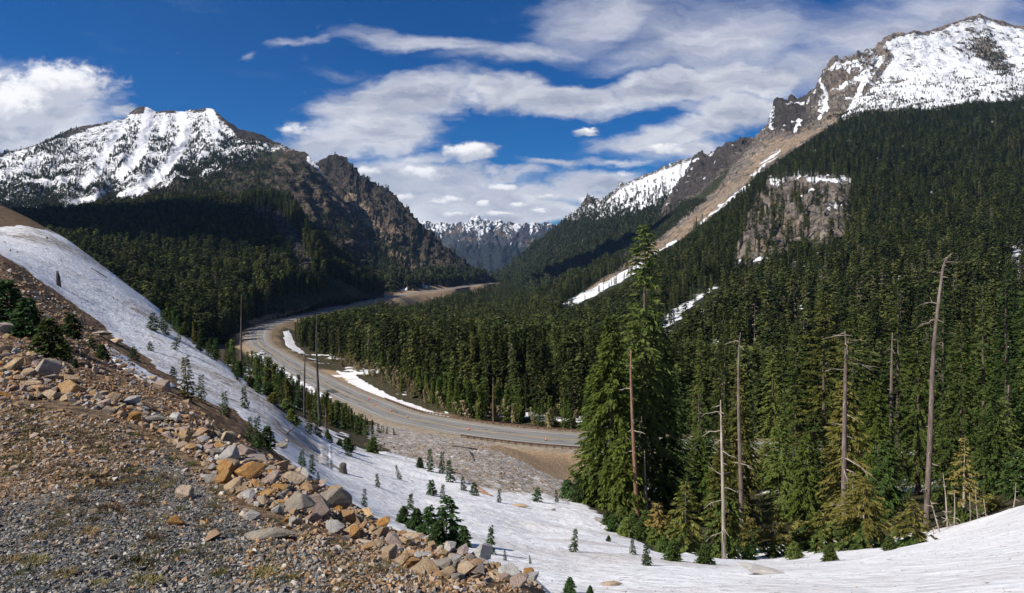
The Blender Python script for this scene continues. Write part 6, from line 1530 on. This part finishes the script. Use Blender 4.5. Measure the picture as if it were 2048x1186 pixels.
# those one would point at
BIG = [(490, 905, 44, 'pinkish', 'large pinkish rounded boulder on the crest in front of a dark fir', 3), (520, 915, 44, 'pinkish', 'large slab leaning against the pinkish boulder', 5), (537, 935, 36, 'grey', 'dark-sided grey boulder below the leaning slab', 2), (563, 893, 26, 'grey', 'brown boulder beside the dark fir on the crest', 1),
       (690, 1040, 42, 'orange', 'bright orange rounded boulder at the right end of the crest', 7), (668, 1008, 66, 'grey', 'biggest greenish-grey boulder behind the bright orange one', 4), (667, 985, 36, 'tan', 'tan block leaning on the biggest grey boulder', 0), (700, 1030, 50, 'grey', 'brown slab sloping down right of the biggest grey boulder', 6),
       (590, 1016, 66, 'grey', 'long weathered grey boulder in mid rockfall', 8), (542, 963, 42, 'pinkish', 'pale speckled boulder below the crest', 9), (556, 976, 30, 'orange', 'orange block under the pale speckled boulder', 10), (425, 960, 34, 'grey', 'grey boulder at the upper edge of the rockfall', 11), (410, 953, 26, 'white', 'whitish block left of the grey upper boulder', 2),
       (492, 984, 34, 'tan', 'rounded tan boulder in the rockfall middle', 3), (373, 990, 40, 'tan', 'tan boulder at the left end of the lower rockfall', 5), (505, 1035, 34, 'white', 'pointed bluish-white rock at the gravel edge', 1), (540, 1065, 100, 'grey', 'long flat grey slab lying in the gravel', 6), (575, 1042, 18, 'orange', 'round ochre stone beside the white shard', 7), (590, 1045, 28, 'white', 'white shard between ochre stone and long boulder', 4),
       (850, 1138, 60, 'tan', 'broad tan boulder with a flat face near the bottom', 9), (885, 1135, 40, 'grey', 'shaded grey boulder behind the broad tan one', 0), (845, 1106, 42, 'white', 'white angular boulder right of the tan slabs', 10), (930, 1145, 48, 'tan', 'orange-tan block near the end of the boulder row', 8), (820, 1070, 54, 'tan', 'tan flat-topped boulder in front of the fir clump', 11), (800, 1065, 40, 'orange', 'ochre wedge against the flat-topped boulder', 2),
       (880, 1082, 52, 'white', 'pale broken boulder below the fir clump', 3), (1022, 1150, 46, 'white', 'pale boulder next to the last orange one', 5), (1055, 1150, 28, 'orange', 'last orange boulder at the right tip of the row', 7), (965, 1110, 44, 'white', 'light grey boulder under the lone dark fir', 4), (910, 1120, 30, 'white', 'small white block above the orange-tan block', 1), (735, 1085, 50, 'tan', 'long tan slab in the lower row', 6), (700, 1062, 48, 'tan', 'brownish slab below the bright orange boulder', 9),
       (402, 868, 32, 'orange', 'orange boulder on the crest left of the pinkish one', 8), (360, 860, 40, 'pinkish', 'flat pink stone embedded in the crest', 0), (440, 893, 24, 'orange', 'ochre boulder on the crest just left of the pinkish one', 10), (305, 835, 60, 'grey', 'long grey slab lying down the crest', 6), (225, 800, 36, 'tan', 'tan boulder on the upper crest', 11), (145, 780, 52, 'orange', 'large tan-orange boulder at the upper left', 3), (60, 768, 46, 'tan', 'boulder at the foot of the tan soil mound', 2), (95, 745, 54, 'grey', 'smooth grey boulder in the tan soil mound', 4),
       (327, 775, 36, 'pinkish', 'boulder at the end of the small snow tongue', 5), (305, 758, 20, 'tan', 'tan stone at the edge of the small snow tongue', 1), (194, 665, 46, 'grey', 'brown-grey slab in the soil of the left slope', 8), (228, 680, 34, 'tan', 'angular slab with ochre foot on the left slope', 0), (15, 662, 40, 'pinkish', 'smooth boulder under the left fir shrubs', 7), (30, 735, 40, 'tan', 'tan stone of the mound at the left edge', 9),
       (1042, 1010, 34, 'tan', 'flat tan slab lying on the snow below the debris', 6), (1107, 1020, 13, 'grey', 'small grey stone on the snow left of the hemlocks', 2), (1224, 1166, 42, 'tan', 'tan rock just breaking through the near snow', 6), (1535, 1138, 84, 'white', 'pale half-buried boulder in the snow under the dying firs', 6), (1788, 1075, 16, 'tan', 'small pale rock between the dying firs', 3), (1205, 1040, 34, 'grey', 'flat mossy rock at the snow edge under the hemlocks', 6), (575, 882, 10, 'tan', 'small tan stone on the snow beside the crest', 3),
       (118, 1040, 8, 'orange', 'small orange stone alone in the gravel', 1), (185, 1022, 22, 'tan', 'tan stone in the gravel slope', 2), (330, 1058, 30, 'grey', 'bluish flat stone in the gravel', 6), (365, 1068, 22, 'tan', 'tan pointed stone beside the bluish flat one', 3), (350, 1045, 40, 'orange', 'long tan stone lying in the gravel middle', 6), (335, 1140, 20, 'pinkish', 'pink stone in the lower gravel', 5), (425, 1075, 34, 'orange', 'orange stone in the lower gravel', 8)]
for px, py, w, c, lab, v in BIG:
    flat = 'slab' in lab or 'flat' in lab or 'breaking' in lab or 'buried' in lab
    put_rock(px, py+ (w*.12), w*1.05, c, lab, None, variant=v, squash=(1.3, .9, .3) if 'buried' in lab else (1, .9, .42) if flat else (1, .92, 1.1), sink=.18, tilt=.15 if flat else .3, rz=float(rr.uniform(-.35, .35)))
# the rest of the rockfall: about 220 more stones of their own
BAND = [(0, 700), (60, 712), (150, 765), (250, 803), (330, 833), (420, 870), (480, 893), (560, 932), (640, 967), (700, 1010), (760, 1050), (830, 1072), (900, 1098), (960, 1118), (1062, 1152), (1085, 1180), (1000, 1165), (900, 1165), (820, 1140), (740, 1105), (680, 1070), (560, 1030), (480, 1000), (430, 950), (350, 890), (250, 840), (120, 800), (0, 800)]
def zone(px): return 'upper left part' if px < 300 else 'middle' if px < 620 else 'lower right part'
n = 0; placed = [(b[0], b[1], b[2]*.4) for b in BIG]
NAMES = {'orange': 'rusty orange', 'tan': 'tan', 'pinkish': 'pinkish', 'grey': 'grey', 'white': 'whitish'}
tries = 0
while n < 235 and tries < 14000:
    tries += 1
    px = rr.uniform(0, 1085); py = rr.uniform(695, 1180)
    if not inpoly(px, py, BAND): continue
    w = float(np.clip(rr.lognormal(3.05 if px < 350 else 3.42, .36), 14, 58))
    if any(abs(px-a) < (w*.24+c*.7) and abs(py-b) < (w*.16+c*.42) for a, b, c in placed): continue
    c = str(rr.choice(['orange', 'tan', 'pinkish', 'grey', 'white'], p=[.26, .40, .14, .09, .11]))
    g = f'{NAMES[c]} stones in the {zone(px)} of the rockfall'
    if put_rock(px, py, w, c, f'{NAMES[c]} angular stone in the {zone(px)} of the rockfall', g): placed.append((px, py, w*.4)); n += 1
# loose stones too many to count
SMALL = bpy.data.collections.new('stone_kinds')
def mat_stone():
    m, nt, bs = mat_new('loose_stone'); oi = nt.new('ShaderNodeObjectInfo'); n = nt.noise(nt.pos(obj=True), 3, 4, .6)
    c = nt.ramp(oi.outputs['Random'], [(0, (.13, .078, .045)), (.25, (.32, .185, .088)), (.5, (.43, .295, .17)), (.72, (.36, .28, .22)), (.86, (.27, .245, .22)), (1, (.54, .50, .45))])
    nt.put(bs.inputs['Base Color'], nt.mix(nt.math('MULTIPLY', nt.ss(.4, .65, n), .5), c, (.10, .07, .045))); return m
M_ST = mat_stone()
for i in range(6):
    me = mesh_np('stone', *rock_mesh(700+i, 0, 11), smooth=False); me.materials.append(M_ST); SMALL.objects.link(bpy.data.objects.new('stone_%d' % i, me))
pts, scl, rot, kd = [], [], [], []
DIRTZ = [(0, 522), (60, 553), (135, 607), (190, 662), (240, 708), (300, 757), (350, 792), (395, 817), (440, 850), (560, 925), (640, 965), (480, 895), (420, 870), (330, 833), (250, 803), (150, 765), (60, 712), (0, 700)]
DEBZ = [(700, 885), (850, 886), (960, 885), (1060, 930), (1145, 970), (1130, 1000), (1000, 985), (940, 970), (880, 940)]
LOWZ = [(700, 1085), (760, 1115), (880, 1165), (1000, 1168), (1080, 1186), (450, 1186), (520, 1060), (600, 1050)]
SNOWZ = [(560, 850), (700, 915), (860, 960), (1000, 1000), (1150, 1010), (1260, 1080), (1340, 1130), (1600, 1120), (1850, 1080), (2048, 1040), (2048, 1186), (1100, 1186), (1060, 1140), (880, 1070), (700, 990)]
SNOWL = [(0, 470), (90, 470), (240, 570), (550, 812), (600, 860), (520, 860), (360, 755), (210, 655), (60, 540), (0, 500)]
for poly, cnt, mu, sg in ((SNOWZ, 700, .55, .4), (SNOWL, 500, .5, .45), (BAND, 4200, 2.1, .42), (DIRTZ, 3600, 1.4, .55), (LOWZ, 3200, 1.75, .5), (DEBZ, 1100, .8, .45), ([(0, 800), (250, 845), (430, 960), (480, 1010), (560, 1045), (450, 1186), (0, 1186)], 5200, 1.5, .5)):
    xs = [p_[0] for p_ in poly]; ys = [p_[1] for p_ in poly]; c = 0
    while c < cnt:
        px = rr.uniform(min(xs), max(xs)); py = rr.uniform(min(ys), max(ys))
        if not inpoly(px, py, poly): continue
        if poly[0] == (0, 800) and inpoly(px, py, GREYP) and rr.random() < .85: continue
        c += 1; h_ = hit_ground(px, py)
        if h_ is None: continue
        w = float(np.clip(rr.lognormal(mu, sg), 1.6, 17))/F*h_.y; pts.append((h_.x, h_.y, h_.z+.1*w)); s = rr.uniform(.7, 1.25, 3)*w; scl.append(s); rot.append(rr.uniform(-.4, .4, 3)+np.array([0, 0, rr.uniform(0, 6.28)])); kd.append(rr.integers(0, 6))
instance_mesh('loose_stones', pts, scl, rot, kd, SMALL, 'loose tan and rusty stones covering the slope and the debris', 'stones')
# gravel
PEB = bpy.data.collections.new('pebble_kinds')
def mat_pebble():
    m, nt, bs = mat_new('pebble'); oi = nt.new('ShaderNodeObjectInfo')
    c = nt.ramp(oi.outputs['Random'], [(0, (.028, .03, .033)), (.25, (.075, .08, .085)), (.5, (.13, .135, .137)), (.66, (.19, .185, .172)), (.8, (.24, .18, .12)), (.9, (.34, .315, .285)), (1, (.52, .505, .47))])
    nt.put(bs.inputs['Base Color'], c); bs.inputs['Roughness'].default_value = .7; return m
M_PB = mat_pebble()
for i in range(5):
    V, Fc = rock_mesh(800+i, 0, 10, .9); me = mesh_np('pebble', V, Fc, smooth=False); me.materials.append(M_PB); PEB.objects.link(bpy.data.objects.new('pebble_%d' % i, me))
GRAV = [(-60, 775), (120, 805), (250, 840), (350, 890), (430, 955), (470, 1010), (560, 1045), (680, 1085), (740, 1110), (830, 1150), (900, 1190), (1000, 1215), (1000, 1260), (-60, 1260)]
NPB = 60000
px = rr.uniform(-60, 1000, NPB*2); py = 775+(1260-775)*rr.beta(1.35, 1., NPB*2)
m_ = inpoly(px, py, GRAV); px = px[m_]; py = py[m_]
pn = fbm(px*.006, py*.009, 2.2, 4)
keepm = rr.random(len(px)) < np.where(inpoly(px+40*pn, py+40*pn, GREYP), np.clip(.75+1.3*pn, .2, 1), .16); px = px[keepm][:NPB]; py = py[keepm][:NPB]
pts = []; w = []
for a, b in zip(px, py):
    h_ = hit_ground(a, b)
    if h_ is None: continue
    pts.append(h_); w.append(np.clip(rr.lognormal(math.log(.017), .42), .007, .055)*max(1, h_.y/7.5))
w = np.array(w); pts = np.array([tuple(p_) for p_ in pts]); pts[:, 2] += .12*w; k = len(w)
instance_mesh('gravel', pts, rr.uniform(.75, 1.2, (k, 3))*w[:, None], np.stack([rr.uniform(-.5, .5, k), rr.uniform(-.5, .5, k), rr.uniform(0, 6.28, k)], 1), rr.integers(0, 5, k), PEB, 'grey crushed gravel of the roadside pull-out', 'gravel')

# ---------------------------------------------------------------- grass
M_STRAW = mat_foliage('straw_grass', (.20, .155, .06), (.34, .27, .12), None, .2, trans=.2)
M_GREENG = mat_foliage('green_grass', (.05, .06, .018), (.12, .11, .04), None, .2, trans=.2)
M_BROWNG = mat_foliage('dry_weeds', (.05, .038, .022), (.12, .085, .045), None, .25, trans=.1)
def tuft_mesh(seed, nbl=150, rad=.5, hgt=.55):
    r = np.random.default_rng(seed); V = []; Fc = []
    for i in range(nbl):
        a = r.uniform(0, 6.28); q = rad*math.sqrt(r.random())*.7; p0 = np.array([q*math.cos(a), q*math.sin(a), -.02])
        d = np.array([math.cos(a), math.sin(a), 0])*r.uniform(.1, .7)+np.array([r.normal(0, .2), r.normal(0, .2), 0]); h = hgt*r.uniform(.4, 1.); wv = np.array([-d[1], d[0], 0]); wv = wv/(np.linalg.norm(wv)+1e-6)*.012
        p1 = p0+d*h*.45+np.array([0, 0, h*.62]); p2 = p0+d*h*1.1+np.array([0, 0, h*r.uniform(.35, .85)])
        o = len(V); V += [p0-wv, p0+wv, p1+wv*.8, p1-wv*.8, p2]; Fc += [(o, o+1, o+2, o+3), (o+3, o+2, o+4)]
    return V, Fc
TUFT = [mesh_np('grass', *tuft_mesh(900+i), smooth=False) for i in range(4)]
for me in TUFT: me.materials.append(M_STRAW)
GR = [(72, 1078, 50, 's', 'round straw-coloured tuft in the left gravel'), (178, 1066, 52, 's', 'straw-coloured tuft right of the round one'), (20, 1125, 60, 's', 'straw tuft at the left edge near the bottom'), (70, 1128, 70, 's', 'long straw tuft low in the left gravel'), (125, 1152, 60, 's', 'straw tuft above the bottom edge'), (45, 1150, 44, 'g', 'greenish tuft under the long straw tuft'),
      (275, 1130, 80, 'g', 'wide green-yellow tuft in the lower gravel'), (290, 1168, 76, 's', 'pale straw tuft at the bottom edge below the wide green one'), (195, 1172, 50, 's', 'straw tuft at the bottom edge left of centre gravel'), (62, 1056, 24, 'g', 'small green tuft behind the round straw one'), (205, 858, 34, 'b', 'dry brown weed high on the gravel slope'), (68, 826, 34, 'g', 'green weed at the top of the gravel slope'), (95, 872, 40, 'b', 'brown weed patch in the upper gravel'),
      (38, 820, 44, 'b', 'dark dry weed at the upper left'), (130, 935, 60, 'b', 'dark weed streak in the middle gravel'), (165, 955, 60, 'b', 'brown weed streak right of the dark one'), (205, 975, 56, 'b', 'dry weed streak in mid slope'), (255, 945, 46, 'g', 'green weed below the orange stones'), (345, 920, 34, 'g', 'green tuft left of the rockfall'), (380, 930, 30, 'g', 'fresh green tuft at the rockfall foot'), (150, 1005, 60, 'b', 'matted brown weed over the gravel'), (215, 1020, 70, 'b', 'matted dry weed right of the tan stone'), (275, 1012, 50, 'b', 'brown weed left of the lower rockfall'),
      (362, 1020, 28, 'g', 'green weed at the tan boulder of the rockfall end'), (300, 1078, 50, 'b', 'dark weed beside the bluish flat stone'), (362, 1108, 40, 'g', 'green tuft below the tan pointed stone'), (405, 1096, 36, 'g', 'small green tuft near the orange stone'), (440, 1150, 40, 'g', 'green tuft at the lower middle'), (530, 1152, 70, 's', 'straw tuft in the lower middle stones'), (575, 1165, 60, 'g', 'greenish tuft in the lower middle stones'), (650, 1112, 30, 'g', 'green tuft beside the long tan slab'), (430, 985, 26, 'g', 'mossy tuft on the rockfall'), (330, 850, 24, 'g', 'small tuft on the crest'), (268, 870, 30, 'g', 'tuft on the upper slope left of the crest stones')]
GM = {'s': M_STRAW, 'g': M_GREENG, 'b': M_BROWNG}
for i, (px, py, w, c, lab) in enumerate(GR):
    h_ = hit_ground(px, min(py, 1183)); s = w/F*h_.y*.95
    o = bpy.data.objects.new('grass_tuft', TUFT[i % 4]); COL.objects.link(o); o.location = h_; o.scale = (s, s, s*(.55 if c != 'b' else .4)); o.rotation_euler = (0, 0, rr.uniform(0, 6)); o.material_slots[0].link = 'OBJECT'; o.material_slots[0].material = GM[c]
    tag(o, lab, 'grass tuft', 'grass tufts in the gravel')
GK = bpy.data.collections.new('grass_kinds')
for i, mt in enumerate((M_STRAW, M_GREENG, M_BROWNG, M_BROWNG, M_BROWNG, M_GREENG)):
    me = mesh_np('blades', *tuft_mesh(950+i, 40, .4, .5), smooth=False); me.materials.append(mt); GK.objects.link(bpy.data.objects.new('blades_%d' % i, me))
pts, scl, rot, kd = [], [], [], []
while len(pts) < 1700:
    px = rr.uniform(0, 900); py = rr.uniform(790, 1186)
    if not inpoly(px, py, GRAV) or fbm(np.array([px*.012]), np.array([py*.02]), 5., 3)[0] < rr.uniform(-.1, .35): continue
    h_ = hit_ground(px, py); w = rr.uniform(10, 30)/F*h_.y; pts.append(tuple(h_)); scl.append((w, w, w*rr.uniform(.4, .8))); rot.append((0, 0, rr.uniform(0, 6.28))); kd.append(rr.integers(0, 6))
instance_mesh('grass', pts, scl, rot, kd, GK, 'thin dry grass and weeds scattered through the gravel', 'grass')

# ---------------------------------------------------------------- wood on the snow
def log_thing(name, label, cat, a, b, wpx, mat, lift=.4):
    p0 = hit_ground(*a); p1 = hit_ground(*b); rd = wpx/F*p0.y
    o = (p0+p1)/2; e = link(name, mesh_np(name, *tube([p0-o+Vector((0, 0, rd*lift)), (p0+p1)/2-o+Vector((0, 0, rd*lift*1.3)), p1-o+Vector((0, 0, rd*lift))], [rd, rd*.9, rd*.6], 8)), mat, None, o); tag(e, label, cat); return e
st = hit_ground(686, 946); sw = 8/F*st.y
e = link('stump', mesh_np('stump', *lathe([(sw*1.3, -.3), (sw*1.05, .1), (sw*.85, 12/F*st.y), (sw*.9, 17/F*st.y), (sw*.5, 20/F*st.y)], 11)), M_DARKSNAG, None, st); tag(e, 'dark broken stump standing on the snow by the boulders', 'stump')
st = hit_ground(1230, 1062); sw = 9/F*st.y
e = link('stump', mesh_np('stump', *lathe([(sw*.9, -.3), (sw*.65, .1), (sw*.5, 9/F*st.y), (sw*.42, 15/F*st.y), (sw*.1, 19/F*st.y)], 7)), M_BARKR, None, st); tag(e, 'reddish rotten stump at the snow edge under the hemlocks', 'stump')
log_thing('log', 'dark piece of wood lying left of the stump on the snow', 'log', (660, 930), (678, 940), 3, M_DARKSNAG)
log_thing('log', 'thin branch lying on the upper left snow', 'log', (182, 537), (214, 556), 1.6, M_DARKSNAG)
log_thing('log', 'brown log beside the bush on the snow below the debris', 'log', (948, 972), (976, 990), 3.2, M_BARKR)
log_thing('log', 'second brown log at the lower end of the debris clump', 'log', (960, 985), (985, 993), 2.6, M_BARKR)
log_thing('log', 'broken branch heap on the crest of the debris by the road', 'log', (905, 893), (955, 900), 2.2, M_DARKSNAG)
log_thing('log', 'short dark branch sticking in the debris fan', 'log', (940, 905), (948, 922), 1.8, M_DARKSNAG)
log_thing('log', 'thin pale trunk fallen down slope among the dark firs', 'log', (572, 868), (610, 840), 1.4, M_SNAG)
p_ = hit_ground(118, 572)
e = link('stake', mesh_np('stake', *tube([(0, 0, -.2), (-.1, 0, .9), (-.25, .05, 1.6)], [.22, .2, .1], 7)), M_DARKSNAG, None, p_); tag(e, 'dark stub of wood sticking out of the left snow slope', 'stump')
# ---------------------------------------------------------------- the air
hv = [(x, y, z) for x in (-5200, 5200) for y in (-60, 13000) for z in (-1900, 1250)]
hf = [(0, 1, 3, 2), (4, 6, 7, 5), (0, 4, 5, 1), (2, 3, 7, 6), (0, 2, 6, 4), (1, 5, 7, 3)]
hm = bpy.data.materials.new('haze'); hm.use_nodes = True; hn = NT(hm.node_tree); hn.n.clear()
ho = hn.new('ShaderNodeOutputMaterial'); pv = hn.new('ShaderNodeVolumePrincipled')
pv.inputs['Color'].default_value = (.36, .60, 1., 1); pv.inputs['Density'].default_value = 2.6e-5; pv.inputs['Anisotropy'].default_value = .2
hn.l.new(pv.outputs[0], ho.inputs['Volume'])
hz = link('haze', mesh_np('haze', np.array(hv, float), hf, smooth=False), hm); tag(hz, 'thin blue mountain haze filling the valley', 'haze', kind='stuff')
# ---------------------------------------------------------------- two unseen clouds, added to cast shade on the wooded slopes
def mat_shade_cloud():
    m, nt, bs = mat_new('shade_cloud'); bs.inputs['Base Color'].default_value = (.85, .86, .88, 1); return m
M_SHADE_CLOUD = mat_shade_cloud()
def shade_cloud(center, ground, rx, ry, seed, label):
    t = (1750-ground[2])/sd.z; c = Vector(ground)+sd*t
    r = np.random.default_rng(seed); V = []; Fc = []
    n, k = 26, 60
    for i in range(n+1):
        th = math.pi*i/n
        for j in range(k):
            a = 2*math.pi*j/k; V.append((math.sin(th)*math.cos(a), math.sin(th)*math.sin(a), math.cos(th)))
    V = np.array(V); s = 1+.38*fbm(V[:, 0]*1.6+seed, V[:, 1]*1.6, V[:, 2]*1.2, 5)
    V = V*s[:, None]*np.array([rx, ry, 110])
    o = link('shade_cloud', mesh_np('shade_cloud', V, grid_faces(n+1, k)), M_SHADE_CLOUD, None, c); tag(o, label, 'shade_cloud', kind='structure')
shade_cloud(None, (-545, 990, 0), 225, 265, 3, 'unseen cloud overhead shading the wooded hill')
shade_cloud(None, (330, 2250, -60), 330, 230, 8, 'unseen cloud overhead shading the far valley side')
